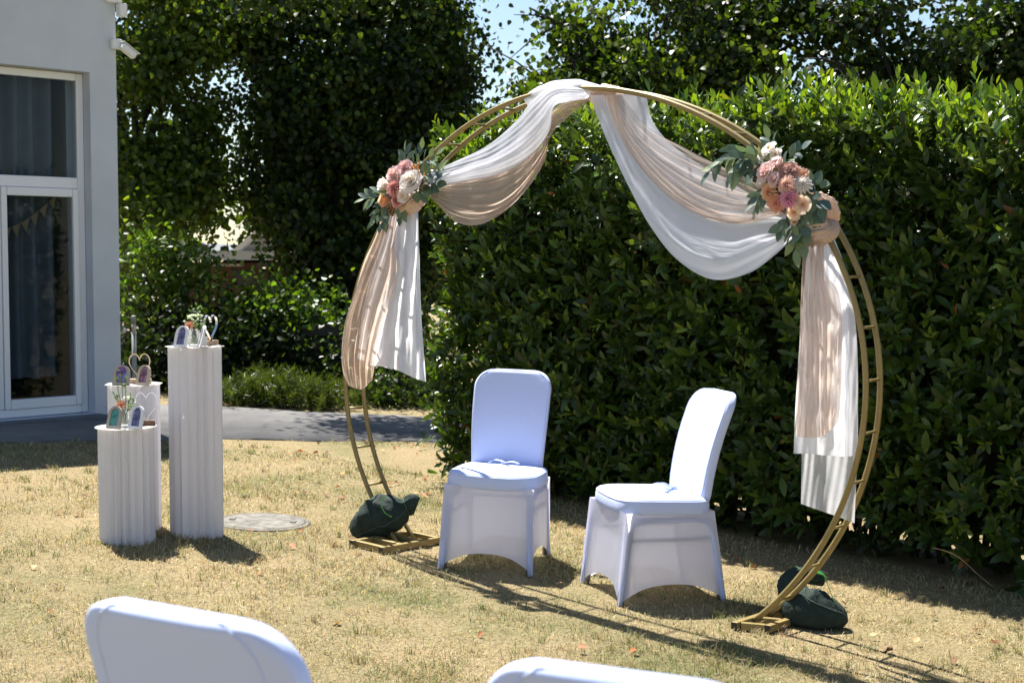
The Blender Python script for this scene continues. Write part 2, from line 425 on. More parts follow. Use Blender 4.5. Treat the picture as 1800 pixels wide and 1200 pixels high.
P_, A_, W_ = [np.concatenate(x) for x in zip(hedge_shoots(3900, 'front'), hedge_shoots(1400, 'top'), hedge_shoots(420, 'end'))]
hp, hd_, hn_, hs_, hc_ = shoots_to_leaves(P_, A_, W_)
# loose leaves deeper inside
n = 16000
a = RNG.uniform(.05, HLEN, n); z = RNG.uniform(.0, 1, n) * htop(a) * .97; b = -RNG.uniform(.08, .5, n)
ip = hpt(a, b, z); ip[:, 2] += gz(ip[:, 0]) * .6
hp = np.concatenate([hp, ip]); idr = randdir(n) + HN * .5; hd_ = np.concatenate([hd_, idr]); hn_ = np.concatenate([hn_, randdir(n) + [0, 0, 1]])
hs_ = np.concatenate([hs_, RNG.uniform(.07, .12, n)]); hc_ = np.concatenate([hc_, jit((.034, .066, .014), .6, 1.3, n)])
keep = hp[:, 2] > gz(hp[:, 0]) + .02
hp, hd_, hn_, hs_, hc_ = [q[keep] for q in (hp, hd_, hn_, hs_, hc_)]
hedge = thing('laurel_hedge', 'tall clipped laurel hedge with glossy leaves behind the arch', 'hedge', H0)
# the 300 leaves that show largest are parts of their own
rel = hp - CP; px_ = 900 + FPX * rel[:, 0] / rel[:, 1]
outer = (hp - H0) @ HN
score = hs_ / rel[:, 1] + (outer > .02) * .004 + (hp[:, 2] > 2.2) * .003
score[(px_ > 1790) | (px_ < 740) | (np.arange(len(hp)) >= len(P_) * 11)] = 0
big = np.argsort(-score)[:300]
rest = np.ones(len(hp), bool); rest[big] = False
Vh, Fh, Ch = scatter(LAUREL, LAUREL_F, hp[rest] - H0, hd_[rest], hn_[rest], hs_[rest], hc_[rest])
tag(obj('foliage', mesh_data('foliage', Vh, Fh, M['hedge_leaf'], Ch), hedge), kind='stuff')
leaf_vars = []
for cl in [(.034, .066, .014), (.046, .09, .016), (.062, .115, .017), (.12, .185, .02), (.16, .235, .024), (.07, .125, .018)]:
    leaf_vars.append((np.array(cl), mesh_data('leaf', np.array(LAUREL), LAUREL_F, M['hedge_leaf'], np.tile(cl, (11, 1)))))
for i in big:
    d = hd_[i] / np.linalg.norm(hd_[i]); sd = np.cross(d, hn_[i]); sd /= np.linalg.norm(sd); nn = np.cross(sd, d); s_ = hs_[i]
    k = min(range(6), key=lambda q: np.abs(leaf_vars[q][0] - hc_[i]).sum())
    o = obj('leaf', leaf_vars[k][1], hedge); p = hp[i] - H0
    o.matrix_local = Matrix(((sd[0] * s_, d[0] * s_, nn[0] * s_, p[0]), (sd[1] * s_, d[1] * s_, nn[1] * s_, p[1]), (sd[2] * s_, d[2] * s_, nn[2] * s_, p[2]), (0, 0, 0, 1)))
# inner branches, then an opaque core added to block light
mb = MB()
for i in range(46):
    a = i / 45 * (HLEN - .3) + .15
    for q in range(3):
        base = H0 + HD * (a + random.uniform(-.1, .1)) - HN * random.uniform(.35, .75); base[2] = gz(base[0]) - .03
        pts = [base]; tip = base + HD * random.uniform(-.35, .35) - HN * random.uniform(-.25, .25); tip[2] = random.uniform(1.5, 2.15)
        midp = (base + tip) / 2 + HD * random.uniform(-.1, .1)
        mb.tube([q_ - H0 for q_ in (base, midp, tip)], [.022, .015, .006], 5)
mb.build('branches', M['bark'], hedge, True)
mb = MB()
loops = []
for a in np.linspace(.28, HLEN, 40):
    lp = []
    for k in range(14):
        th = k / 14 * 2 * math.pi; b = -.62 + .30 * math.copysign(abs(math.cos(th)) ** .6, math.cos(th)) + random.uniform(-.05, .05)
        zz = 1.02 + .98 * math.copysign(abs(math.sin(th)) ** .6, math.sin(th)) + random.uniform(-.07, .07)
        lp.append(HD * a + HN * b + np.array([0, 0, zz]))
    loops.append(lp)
mb.loft(loops).build('light_block_core', M['core'], hedge)  # solid dark core added so no light leaks through the foliage

# ------------------------------------------------------------------ trees
def crown_leaves(blobs, cols, size, loose=.86):
    pos, dd, nn, sz, cc = [], [], [], [], []
    for (x, y, rx, ry, Y, rz, ncl, per) in blobs:
        c = at(x, y, Y); k = Y / FPX; r = np.array([rx * k, rz, ry * k])
        u = randdir(ncl * 2) * (RNG.random((ncl * 2, 1)) ** .42)
        cl = c + u * r
        q = cl * np.array([2.1, 1.7, 2.6]); q2 = cl * np.array([4.3, 3.7, 5.1]) + 1.7
        nv = np.sin(q[:, 0] + np.sin(q[:, 2])) * np.sin(q[:, 2] + 1.3 * np.sin(q[:, 1])) + .6 * np.sin(q2[:, 0] + q2[:, 1]) * np.sin(q2[:, 2] - q2[:, 1]) + .35 * RNG.random(len(cl))
        cl = cl[np.argsort(-nv)[:max(4, int(ncl * loose))]]; ncl = len(cl)
        n = ncl * per; ci = np.repeat(np.arange(ncl), per)
        spread = RNG.uniform(.10, .30, ncl)[ci][:, None]
        p = cl[ci] + RNG.normal(0, 1, (n, 3)) * spread * np.array([1, 1, .75])
        d = RNG.normal(0, .7, (n, 3)) + np.array([0, 0, -.55]); nr = randdir(n) + np.array([-.25, -.2, .75])
        shade = RNG.integers(0, len(cols), ncl)[ci]
        col = np.array(cols)[shade] * RNG.uniform(.65, 1.35, (n, 1)) * RNG.uniform(.9, 1.1, (n, 3))
        pos.append(p); dd.append(d); nn.append(nr); sz.append(RNG.uniform(.7, 1.25, n) * size); cc.append(col)
    return [np.concatenate(q) for q in (pos, dd, nn, sz, cc)]
def tree(name, label, base, trunk_r, fork, blobs, cols, size, group=None, cat='tree', limbs=9, loose=.86):
    base = np.array(base, float); root = thing(name, label, cat, base, 0, group)
    P, D, Nn, S, Cc = crown_leaves(blobs, cols, size, loose)
    ok = P[:, 2] > gz(P[:, 0]) + .05
    V, Fc, C_ = scatter(LINDEN, LINDEN_F, P[ok] - base, D[ok], Nn[ok], S[ok], Cc[ok])
    tag(obj('crown', mesh_data('crown', V, Fc, M['tree_leaf'], C_), root), kind='stuff')
    mb = MB(); fk = np.array(fork) - base
    pts = catmull([(0, 0, -.1), fk * .33 + [.05, 0, 0], fk * .7 - [.04, 0, 0], fk], 9)
    mb.tube(pts, np.linspace(trunk_r * 1.15, trunk_r * .7, 9), 10).build('trunk', M['bark'], root, True)
    mb = MB(); rs = random.Random(name)
    for i in range(limbs):
        bl = blobs[i % len(blobs)]; c = at(bl[0], bl[1], bl[4]) - base
        tgt = c + np.array([rs.uniform(-.6, .6), rs.uniform(-.6, .6), rs.uniform(-.3, .5)])
        st = pts[rs.randrange(4, 9)]
        mid = st * .5 + tgt * .5 + np.array([rs.uniform(-.15, .15), rs.uniform(-.15, .15), rs.uniform(.05, .3)])
        mb.tube(catmull([st, mid, tgt], 8), np.linspace(trunk_r * .42, .012, 8), 6)
        for q in range(3):
            e = tgt + np.array([rs.uniform(-.6, .6), rs.uniform(-.5, .5), rs.uniform(-.6, .4)])
            mb.tube([mid * .4 + tgt * .6, (mid * .4 + tgt * .6 + e) / 2 + [0, 0, .05], e], [.018, .011, .004], 5)
    mb.build('branches', M['bark'], root, True)
    return root
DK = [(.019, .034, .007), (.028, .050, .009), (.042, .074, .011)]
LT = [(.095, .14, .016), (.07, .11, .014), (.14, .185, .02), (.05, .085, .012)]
def gp(x, Y): p = at(x, 600, Y); return (p[0], Y, gz(p[0]) - .2)
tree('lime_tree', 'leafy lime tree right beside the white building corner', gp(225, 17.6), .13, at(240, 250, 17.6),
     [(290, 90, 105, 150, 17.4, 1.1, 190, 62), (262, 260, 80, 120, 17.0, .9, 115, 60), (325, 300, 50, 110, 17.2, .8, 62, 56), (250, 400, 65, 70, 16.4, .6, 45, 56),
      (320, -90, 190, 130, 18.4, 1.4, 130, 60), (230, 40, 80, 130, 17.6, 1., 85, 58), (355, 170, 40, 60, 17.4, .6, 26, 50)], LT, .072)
tree('large_lime_tree', 'large dark lime tree between the building and the sky gap', gp(600, 17.5), .17, at(600, 330, 17.9),  # lighter leaf colour in the mix paints lit edges on this crown
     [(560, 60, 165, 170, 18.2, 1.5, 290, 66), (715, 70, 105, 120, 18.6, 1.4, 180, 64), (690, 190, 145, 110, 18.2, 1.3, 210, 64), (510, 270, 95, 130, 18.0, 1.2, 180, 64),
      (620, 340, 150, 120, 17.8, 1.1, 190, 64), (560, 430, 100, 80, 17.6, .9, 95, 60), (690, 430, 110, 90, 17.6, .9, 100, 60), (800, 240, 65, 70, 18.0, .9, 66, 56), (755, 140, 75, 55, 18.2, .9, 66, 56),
      (600, -130, 270, 130, 19.0, 1.8, 200, 60), (660, 540, 120, 60, 17.4, .8, 60, 56), (620, 600, 70, 50, 16.8, .5, 30, 50), (500, -60, 95, 45, 14.3, .6, 46, 60), (590, -60, 70, 40, 14.4, .5, 30, 56)], DK + [LT[1]], .074, limbs=12)  # last two leaf blobs, above view, added to cast dappled shade on the path
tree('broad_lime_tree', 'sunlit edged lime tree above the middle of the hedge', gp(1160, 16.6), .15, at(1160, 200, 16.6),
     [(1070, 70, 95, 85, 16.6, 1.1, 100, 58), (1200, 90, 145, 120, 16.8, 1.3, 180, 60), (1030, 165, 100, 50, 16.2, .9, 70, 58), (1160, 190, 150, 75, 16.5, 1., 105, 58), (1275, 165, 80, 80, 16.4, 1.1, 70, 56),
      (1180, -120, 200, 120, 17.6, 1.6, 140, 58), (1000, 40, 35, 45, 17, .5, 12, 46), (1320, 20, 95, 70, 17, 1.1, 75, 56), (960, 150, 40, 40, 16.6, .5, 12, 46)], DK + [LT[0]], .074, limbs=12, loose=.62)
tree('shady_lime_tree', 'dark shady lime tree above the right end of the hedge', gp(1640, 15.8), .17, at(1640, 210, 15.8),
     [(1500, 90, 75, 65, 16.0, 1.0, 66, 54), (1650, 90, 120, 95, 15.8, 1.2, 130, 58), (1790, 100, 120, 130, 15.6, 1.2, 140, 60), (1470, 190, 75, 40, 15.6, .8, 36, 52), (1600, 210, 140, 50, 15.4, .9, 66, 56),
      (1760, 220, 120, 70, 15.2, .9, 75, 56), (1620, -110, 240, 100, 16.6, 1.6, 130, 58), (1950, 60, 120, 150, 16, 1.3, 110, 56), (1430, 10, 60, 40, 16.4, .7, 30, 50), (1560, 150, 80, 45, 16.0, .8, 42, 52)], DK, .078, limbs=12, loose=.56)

# low shrubs behind the path
def shrub(name, label, base, blobs, cols, size, cat='shrub', group=None):
    base = np.array(base, float); root = thing(name, label, cat, base, 0, group)
    P, D, Nn, S, Cc = crown_leaves(blobs, cols, size); ok = P[:, 2] > gz(P[:, 0])
    D[:, 2] += .7
    V, Fc, C_ = scatter(LINDEN, LINDEN_F, P[ok] - base, D[ok], Nn[ok], S[ok], Cc[ok], S[ok] * .75)
    tag(obj('foliage', mesh_data('foliage', V, Fc, M['tree_leaf'], C_), root), kind='stuff')
    mb = MB(); rs = random.Random(name)
    for i in range(9):
        bl = blobs[i % len(blobs)]; c = at(bl[0], bl[1], bl[4]) - base
        mb.tube(catmull([(rs.uniform(-.15, .15), rs.uniform(-.1, .1), -.05), c * .55 + [rs.uniform(-.1, .1), 0, .1], c + [rs.uniform(-.3, .3), 0, rs.uniform(0, .2)]], 7), np.linspace(.022, .006, 7), 5)
    tag(mb.build('stems', M['bark'], root, True), kind='stuff'); return root
BR = [(.07, .13, .016), (.10, .17, .022), (.04, .085, .012)]
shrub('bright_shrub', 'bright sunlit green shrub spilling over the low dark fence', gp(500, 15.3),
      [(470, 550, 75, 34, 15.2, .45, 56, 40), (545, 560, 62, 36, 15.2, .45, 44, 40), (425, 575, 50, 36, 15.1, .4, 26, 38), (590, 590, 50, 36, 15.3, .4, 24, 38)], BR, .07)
shrub('shaded_ground_shrub', 'added dark leaves for the self shadowed lower part of the bright shrub', gp(480, 15.0),
      [(470, 620, 90, 42, 15.05, .35, 62, 42), (400, 620, 60, 42, 15.0, .35, 38, 42), (560, 640, 60, 40, 15.05, .3, 34, 42)], [(.014, .026, .006), (.02, .036, .008)], .07)  # near-black leaves added for the bright shrub's self-shadowed lower part
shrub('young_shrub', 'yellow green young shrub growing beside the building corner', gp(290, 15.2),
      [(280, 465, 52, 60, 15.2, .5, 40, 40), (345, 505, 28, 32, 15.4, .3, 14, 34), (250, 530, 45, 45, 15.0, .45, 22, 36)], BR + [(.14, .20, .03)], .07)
shrub('dark_shrub', 'dense shrub behind the pedestals, tree shade put into its leaf colour', gp(320, 14.4),
      [(270, 640, 75, 90, 14.4, .5, 70, 40), (360, 640, 70, 80, 14.5, .5, 62, 40), (300, 570, 80, 50, 14.6, .5, 45, 38)], [(.014, .026, .006), (.02, .036, .008)], .07)  # leaf colour darkened in place of the tree shade falling here
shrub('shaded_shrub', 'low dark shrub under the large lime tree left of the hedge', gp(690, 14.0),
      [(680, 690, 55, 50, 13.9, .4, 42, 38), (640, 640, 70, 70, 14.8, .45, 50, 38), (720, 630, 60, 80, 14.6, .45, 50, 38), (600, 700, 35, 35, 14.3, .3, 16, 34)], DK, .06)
# far belt of trees
P, D, Nn, S, Cc = crown_leaves([(x, y, 150, 130, 25, 1.5, 55, 42) for x in range(560, 2150, 130) for y in (340, 460) if not (740 < x < 1010 and y < 380)] +
                               [(x, 330, 110, 120, 24, 1.4, 55, 42) for x in (180, 270)] + [(x, 545, 160, 70, 27, 1.2, 45, 42) for x in range(150, 2150, 160)], DK, .17)
V, Fc, C_ = scatter(LINDEN, LINDEN_F, P, D, Nn, S, Cc)
tag(obj('distant_wood', mesh_data('distant_wood', V, Fc, M['tree_leaf'], C_)), 'far off belt of dark trees', kind='stuff')

# feathery plant by the path
def feather(name, label, c, w, h, n, group):
    root = thing(name, label, 'plant', c, 0, group)
    pos = np.stack([RNG.normal(0, w * .33, n), RNG.normal(0, .14, n), np.zeros(n)], 1)
    V_, F_, C_ = [], [], []
    d = np.stack([RNG.normal(0, .35, n) + pos[:, 0] * .8, RNG.normal(0, .3, n) - .1, np.ones(n)], 1); d = unit(d)
    ln = h * RNG.uniform(.45, 1.05, n)
    tp, td, tn, ts, tcl = [], [], [], [], []
    for f in np.linspace(.12, 1, 16):
        tip = pos + d * (ln * f)[:, None] + np.stack([d[:, 0], d[:, 1], -np.abs(d[:, 0])], 1) * (ln * f ** 2 * .25)[:, None]
        for q in range(3):
            tp.append(tip); td.append(d * .7 + randdir(n)); tn.append(randdir(n)); ts.append(RNG.uniform(.045, .09, n)); tcl.append(jit((.062, .088, .015), .5, 1.4, n))
    V, Fc, C_ = scatter([(-.06, 0, 0), (.06, 0, 0), (0, 1, 0)], [(0, 1, 2)], *[np.concatenate(q) for q in (tp, td, tn, ts, tcl)])
    V[:, 2] = np.maximum(V[:, 2], .0)
    tag(obj('fronds', mesh_data('fronds', V, Fc, M['tree_leaf'], C_), root), kind='stuff')
    mb = MB()
    for i in range(0, n, 6): mb.tube([pos[i], pos[i] + d[i] * ln[i] * .6], [.004, .002], 4)
    tag(mb.build('stems', M['bark'], root), kind='stuff'); return root
c = at(488, 700, 13.4); feather('feathery_bush', 'wide feathery light green bush in front of the low fence', (c[0], c[1], gz(c[0])), .56, .38, 230, 'feathery plants by the path')
c = at(572, 700, 13.35); feather('feathery_bush', 'small feathery yellowish tuft at the foot of the tree', (c[0], c[1], gz(c[0])), .30, .30, 90, 'feathery plants by the path')
c = at(415, 700, 13.4); feather('feathery_bush', 'small feathery tuft right beside the tall pedestal', (c[0], c[1], gz(c[0])), .25, .26, 60, 'feathery plants by the path')

# ------------------------------------------------------------------ low fence, house beyond
fz = .02
fr = thing('slat_fence', 'low dark fence of horizontal wooden boards behind the bushes', 'fence', (-2.4, 14.75, 0))
for i in range(5):
    MB().box((-1.5, -.012, .06 + i * .135), (1.25, .012, .06 + i * .135 + .105)).build('slat', M['fence'], fr, loc=(0, 0, .1), bevel=.003)
for x in (-1.45, -.55, .35, 1.2): MB().box((x - .04, .013, -.2), (x + .04, .09, .82)).build('post', M['fence'], fr, loc=(0, 0, .1))

hs = thing('garden_house', 'low brown house with grey gabled roof far behind the trees', 'house', tuple(at(400, 560, 23)))
hb = np.array(hs.location)
def HX(x, y, Y=23): return at(x, y, Y) - hb
k = 23 / FPX
def hbox(x0, x1, y0, y1, d0, d1, name, m):
    a = HX(x0, y1); b = HX(x1, y0)
    return MB().box((a[0], d0, a[2]), (b[0], d1, b[2])).build(name, m, hs)
hbox(318, 600, 462, 620, .6, 4.5, 'wall', M['brick'])
hbox(300, 610, 441, 457, -.2, 5, 'fascia', M['fascia'])
hbox(368, 420, 464, 468, .2, .45, 'beam', M['fascia'])
hbox(358, 366, 430, 640, -.1, 0.05, 'post', M['black'])
hbox(470, 476, 457, 620, .2, .35, 'post', M['black'])
for nm, (xa, xb, xc, yt) in {'a': (300, 340, 322, 425), 'b': (418, 500, 459, 407), 'c': (500, 590, 545, 407)}.items():
    a, b, c_ = HX(xa, 441), HX(xb, 441), HX(xc, yt)
    mb = MB()
    mb.loft([[(a[0], y, a[2] + .002), (b[0], y, b[2] + .002), (c_[0], y, c_[2])] for y in (-.1, 4.8)]).build('gable', M['roofm'], hs)
    mb = MB()
    for e in (a, b): mb.bar((e[0] + (e[0] - c_[0]) * .12, -.16, e[2] - (c_[2] - e[2]) * .12), (c_[0], -.16, c_[2] + .02), .08, .07)
    mb.build('barge_board', M['plastic'], hs)
hbox(430, 441, 345, 441, 2, 2.4, 'chimney', M['fascia'])
hbox(400, 436, 474, 506, .56, .6, 'window', M['black'])

# ------------------------------------------------------------------ white building
B0 = G(214, 735); WD = np.array([.716, .698, 0]); WD /= np.linalg.norm(WD)
bld = thing('white_building', 'white rendered building with tall window at the left edge', 'building', (B0[0], B0[1], gz(B0[0])), math.atan2(WD[1], WD[0]))
# local x along the wall (negative = towards the guests), local y = into the building
g0 = float(gz(B0[0]))
def lz(z): return z - g0
TOP = 3.80
mb = MB()
mb.box((-.24, 0, -.3), (0, .3, lz(TOP))); mb.box((-2.3, 0, lz(3.02)), (-.24, .3, lz(TOP)))
mb.box((-2.3, 0, -.3), (-.24, .3, lz(.225))); mb.box((-7, 0, -.3), (-2.3, .3, lz(TOP)))
mb.build('wall', M['render'], bld)
mb = MB(); mb.box((-.3, .3, -.3), (0, 6, lz(TOP))); mb.box((-7, .3, -.3), (-6.7, 6, lz(TOP))); mb.box((-6.7, 5.7, -.3), (-.3, 6, lz(TOP)))
mb.build('rear_wall', M['render'], bld)
MB().box((-7.1, -.06, lz(TOP) + .004), (.06, 6.1, lz(TOP) + .12)).build('roof', M['roofm'], bld)
MB().box((-6.7, .3, -.1), (-.3, 5.7, .08)).build('interior_floor', M['dark_in'], bld)
MB().box((-.32, .302, .081), (-.302, 5.69, lz(TOP) - .01)).build('dark_room_lining', M['dark_in'], bld)  # this sheet and the next are added to darken the room
MB().box((-6.69, 2.6, .081), (-.33, 2.65, lz(TOP) - .01)).build('dark_room_lining', M['dark_in'], bld)
win = tag(MB().box((-.302, .11, lz(.23)), (-.243, .18, lz(3.015))).build('window', M['pvc'], bld, bevel=.006))
def wbar(x0, x1, z0, z1, nm='frame_bar', y0=.11, y1=.18):
    return MB().box((x0, y0, lz(z0)), (x1, y1, lz(z1))).build(nm, M['pvc'], win, bevel=.006)
wbar(-2.29, -.304, 2.955, 3.015); wbar(-2.29, -.304, 2.075, 2.165); wbar(-2.29, -.304, .23, .295); wbar(-2.29, -2.23, .297, 2.073)
wbar(-1.02, -.965, .297, 2.073, 'mullion'); wbar(-1.02, -.965, 2.167, 2.953, 'mullion').location.x = -1.2
for x0, x1 in ((-.962, -.306), (-2.228, -1.022)):
    wbar(x0, x0 + .045, .297, 2.073, 'sash', .095, .165); wbar(x1 - .048, x1, .297, 2.073, 'sash', .095, .165)
    wbar(x0 + .047, x1 - .05, .297, .375, 'sash', .095, .165); wbar(x0 + .047, x1 - .05, 2.005, 2.073, 'sash', .095, .165)
    MB().box((x0 + .046, .125, lz(.37)), (x1 - .049, .135, lz(2.01))).build('pane', M['pane'], win)
MB().box((-2.23, .135, lz(2.16)), (-.303, .145, lz(2.96))).build('pane', M['pane'], win)
MB().box((-2.45, -.14, lz(.155)), (-.20, .108, lz(.222))).build('sill', M['sill'], bld, bevel=.006)
# curtains
for x0, x1, ztop, nm in ((-1.25, -.37, 2.98, 'right'), (-2.25, -1.32, 2.98, 'left')):
    Vc, nxx = [], 60
    for j, z in enumerate(np.linspace(lz(.52), lz(ztop), 8)):
        for i in range(nxx):
            f = i / (nxx - 1); Vc.append((x0 + f * (x1 - x0), .38 + .05 * math.sin(f * (x1 - x0) * 44 + .5 * math.sin(j * .4)) + .02 * math.sin(f * 23 + j * .3), z))
    Fc = [(j * nxx + i, j * nxx + i + 1, (j + 1) * nxx + i + 1, (j + 1) * nxx + i) for j in range(7) for i in range(nxx - 1)]
    o = obj('curtain', mesh_data('curtain', np.array(Vc), Fc, M['curtain']))
    o.parent = None; o.matrix_world = Matrix.Translation(bld.location) @ Matrix.Rotation(bld.rotation_euler.z, 4, 'Z')
    tag(o, 'dark grey pleated curtain behind the %s of the window panes' % ('right' if nm == 'right' else 'left'), 'curtain', 'curtains behind the window')
bw = Matrix.Translation(bld.location) @ Matrix.Rotation(bld.rotation_euler.z, 4, 'Z')
bt = thing('bunting', 'string of brown pennants hanging behind the lower window pane', 'bunting', bw @ Vector((-.85, .27, lz(1.62))), bld.rotation_euler.z)
pts = [(-.35 + i * .08, 0, .03 + .20 * ((i - 4) / 6) ** 2 + .02 * i) for i in range(12)]
MB().tube(pts, .003, 5).build('string', M['jute'], bt)
for i in range(1, 11):
    a, b = Vector(pts[i]), Vector(pts[min(i + 1, 11)])
    MB().add([a, b - (b - a) * .12, (a + b) / 2 - Vector((0, 0, .10)), a + Vector((0, .003, 0)), b - (b - a) * .12 + Vector((0, .003, 0)), (a + b) / 2 - Vector((0, -.003, .10))],
             [(0, 2, 1), (3, 4, 5), (0, 1, 4, 3), (1, 2, 5, 4), (2, 0, 3, 5)]).build('pennant', M['jute'], bt)
# security cameras on the corner
def sec_cam(name, label, s, z, ang):
    o = thing(name, label, 'security camera', bw @ Vector((s, -.0, lz(z))), bld.rotation_euler.z)
    mb = MB(); mb.box((-.045, -.05, -.01), (.045, -.002, .075)); mb.build('mount', M['plastic'], o, bevel=.008)
    R_ = Matrix.Translation((.02, -.07, .02)) @ Matrix.Rotation(ang, 4, 'Y')
    mb = MB(); mb.box((0, -.03, -.028), (.145, .03, .028), R_); mb.build('housing', M['plastic'], o, bevel=.008)
    mb = MB(); mb.box((.146, -.02, -.018), (.152, .02, .018), R_); mb.build('lens', M['black'], o)
    mb = MB(); mb.box((-.01, -.034, .03), (.16, .034, .036), R_); mb.build('hood', M['plastic'], o)
sec_cam('security_camera', 'white security camera tilted down on the building corner', -.01, 3.235, math.radians(32))
o = thing('outdoor_sensor', 'small white sensor box at the top of the building corner', 'sensor', bw @ Vector((.0, -.0, lz(3.55))), bld.rotation_euler.z)
MB().box((-.10, -.06, .05), (.03, -.002, .12)).build('bracket', M['plastic'], o, bevel=.01)
MB().box((-.01, -.10, -.06), (.06, -.02, .048)).build('housing', M['plastic'], o, bevel=.012)

# bollard lamp
c = at(237, 700, 11.9); bo = thing('bollard_lamp', 'slim steel bollard lamp standing behind the heart ornament', 'lamp', (c[0], c[1], gz(c[0])))
MB().lathe([(.019, -.05), (.019, .72)], 14, cap=True).build('post', M['galv'], bo, True)
MB().lathe([(.017, .722), (.017, .80)], 14, cap=True).build('diffuser', M['tan_frame'], bo, True)
MB().lathe([(.020, .802), (.020, .86), (.014, .868), (.001, .869)], 14, cap=True).build('cap', M['galv'], bo, True)

# ------------------------------------------------------------------ manhole cover
c = G(462, 918); mh = thing('manhole_cover', 'round concrete manhole cover sunk in the lawn beside the tall pedestal', 'manhole cover', (c[0], c[1], gz(c[0])))
mh.rotation_euler = (0, math.atan(KX), 0)
MB().lathe([(.258, -.04), (.258, .006), (.236, .010), (.233, .003)], 40).build('rim', M['concrete'], mh, True)
MB().lathe([(.229, -.03), (.229, .006), (.223, .011), (.001, .012)], 40).build('cover', M['concrete'], mh)
for a in (0, math.pi):
    MB().box((.15, -.025, .013), (.18, .025, .016)).build('lift_slot', M['iron'], mh, rot=(0, 0, a))

# ------------------------------------------------------------------ grass
def grass():
    pts = []
    for y0 in np.arange(4.5, 12.2, .1):
        half = .405 * y0 + .5; dens = 14000 * (5.2 / y0) ** 1.55
        n = int(dens * 2 * half * .1); pts.append(np.stack([RNG.uniform(-half, half, n), RNG.uniform(y0, y0 + .1, n)], 1))
    nt_ = 800; cy_ = 4.6 + 7.0 * RNG.random(nt_) ** 1.5; cx_ = RNG.uniform(-1, 1, nt_) * (.405 * cy_ + .4)
    tuft = np.stack([np.repeat(cx_, 20), np.repeat(cy_, 20)], 1) + RNG.normal(0, .016, (nt_ * 20, 2)) * np.repeat(RNG.uniform(.5, 1.6, nt_), 20)[:, None]
    nb_ = sum(len(q) for q in pts); pts.append(tuft)
    tg_ = np.r_[np.zeros(nb_), np.repeat(RNG.choice([1, 2], nt_, p=[.55, .45]), 20)]
    P = np.concatenate(pts); x, y = P.T
    ok = y < path_near(x) - .02 + .08 * np.sin(x * 9) * np.sin(x * 23)
    ok &= np.hypot(x - mh.location.x, y - mh.location.y) > .235 + .02 * np.sin(x * 40) + .02 * np.sin(y * 31)
    clump = np.sin(x * 3.1 + 1.3 * np.sin(y * 2.2)) * np.sin(y * 3.7 + np.sin(x * 2.9)) + .6 * np.sin(x * 9.3 + y * 4.1) * np.sin(y * 8.3 - x * 3.1) + .5 * np.sin(x * 23 + 2 * np.sin(y * 17)) * np.sin(y * 21 + x * 5)
    bare = np.sin(x * 2.3 + 1.9 * np.sin(y * 1.7 + 2)) * np.sin(y * 2.9 + 1.1 * np.sin(x * 3.3))
    ok &= (tg_ > 0) | (RNG.random(len(x)) < .60 + .30 * clump - .16 * np.clip(bare - .35, 0, 1) * 1.5)
    hside = (P - H0[:2]) @ HN[:2]
    ok &= (hside > -.05) | (y > 11)
    x, y, clump, hside, tg_ = x[ok], y[ok], clump[ok], hside[ok], tg_[ok]
    n = len(x); far = np.clip(y / 5.2, .9, 2.4)
    ln = RNG.uniform(.014, .040, n) * (1 + .35 * np.clip(clump, -.6, 1.2)); tall = RNG.random(n) < .008 + .05 * np.clip(clump - .75, 0, 1); ln[tall] *= RNG.uniform(1.3, 2.0, tall.sum())
    tf = tg_ > 0; ln[tf] = RNG.uniform(.022, .058, tf.sum())
    wd = RNG.uniform(.0016, .0032, n) * far
    ang = RNG.uniform(0, 6.283, n); lean = RNG.uniform(.15, 1.5, n); lean[tall] = RNG.uniform(.05, .5, tall.sum()); lean[tf] = RNG.uniform(.05, .8, tf.sum())
    d = np.stack([np.cos(ang) * np.sin(lean), np.sin(ang) * np.sin(lean), np.cos(lean)], 1)
    d2 = unit(d + np.stack([np.cos(ang) * .7, np.sin(ang) * .7, -.4 * np.ones(n)], 1))
    sd = np.stack([-np.sin(ang), np.cos(ang), np.zeros(n)], 1)
    sd = unit(sd + RNG.normal(0, .35, (n, 3)))
    b = np.stack([x, y, gz(x) - .003], 1)
    m = b + d * (ln * .55)[:, None]; tp = m + d2 * (ln * .5)[:, None]
    V = np.stack([b - sd * wd[:, None] / 2, b + sd * wd[:, None] / 2, m + sd * wd[:, None] * .42, m - sd * wd[:, None] * .42, tp], 1).reshape(-1, 3)
    V[:, 2] = np.maximum(V[:, 2], gz(V[:, 0]) - .003)
    o5 = np.arange(n)[:, None] * 5
    straw = jit((.545, .46, .275), .6, 1.25, n); tan = jit((.40, .31, .18), .6, 1.3, n); grn = jit((.21, .225, .09), .6, 1.3, n)
    patch = .5 + .5 * np.sin(x * 1.7 + .9 * np.sin(y * 1.1 + 1)) * np.sin(y * 1.3 + .8 * np.sin(x * 1.9))
    patch = np.clip(patch + .35 * np.sin(x * 4.3 + 2 * np.sin(y * 3.1)) * np.sin(y * 4.9 + x), 0, 1.2)
    pg = np.clip(.06 + .55 * patch ** 2 + .14 * clump, .03, .75); u = RNG.random(n)
    c = np.where((u < pg)[:, None], grn, np.where((u < pg + .25)[:, None], tan, straw))
    c[tg_ == 1] = grn[tg_ == 1]; c[tg_ == 2] = tan[tg_ == 2]
    g = obj('grass', mesh_data('grass', V, [np.concatenate([o5, o5 + 1, o5 + 2, o5 + 3], 1), np.concatenate([o5 + 3, o5 + 2, o5 + 4], 1)], M['grass'], np.repeat(c, 5, 0)))
    tag(g, 'short dry straw coloured lawn grass', 'grass', kind='stuff')
grass()

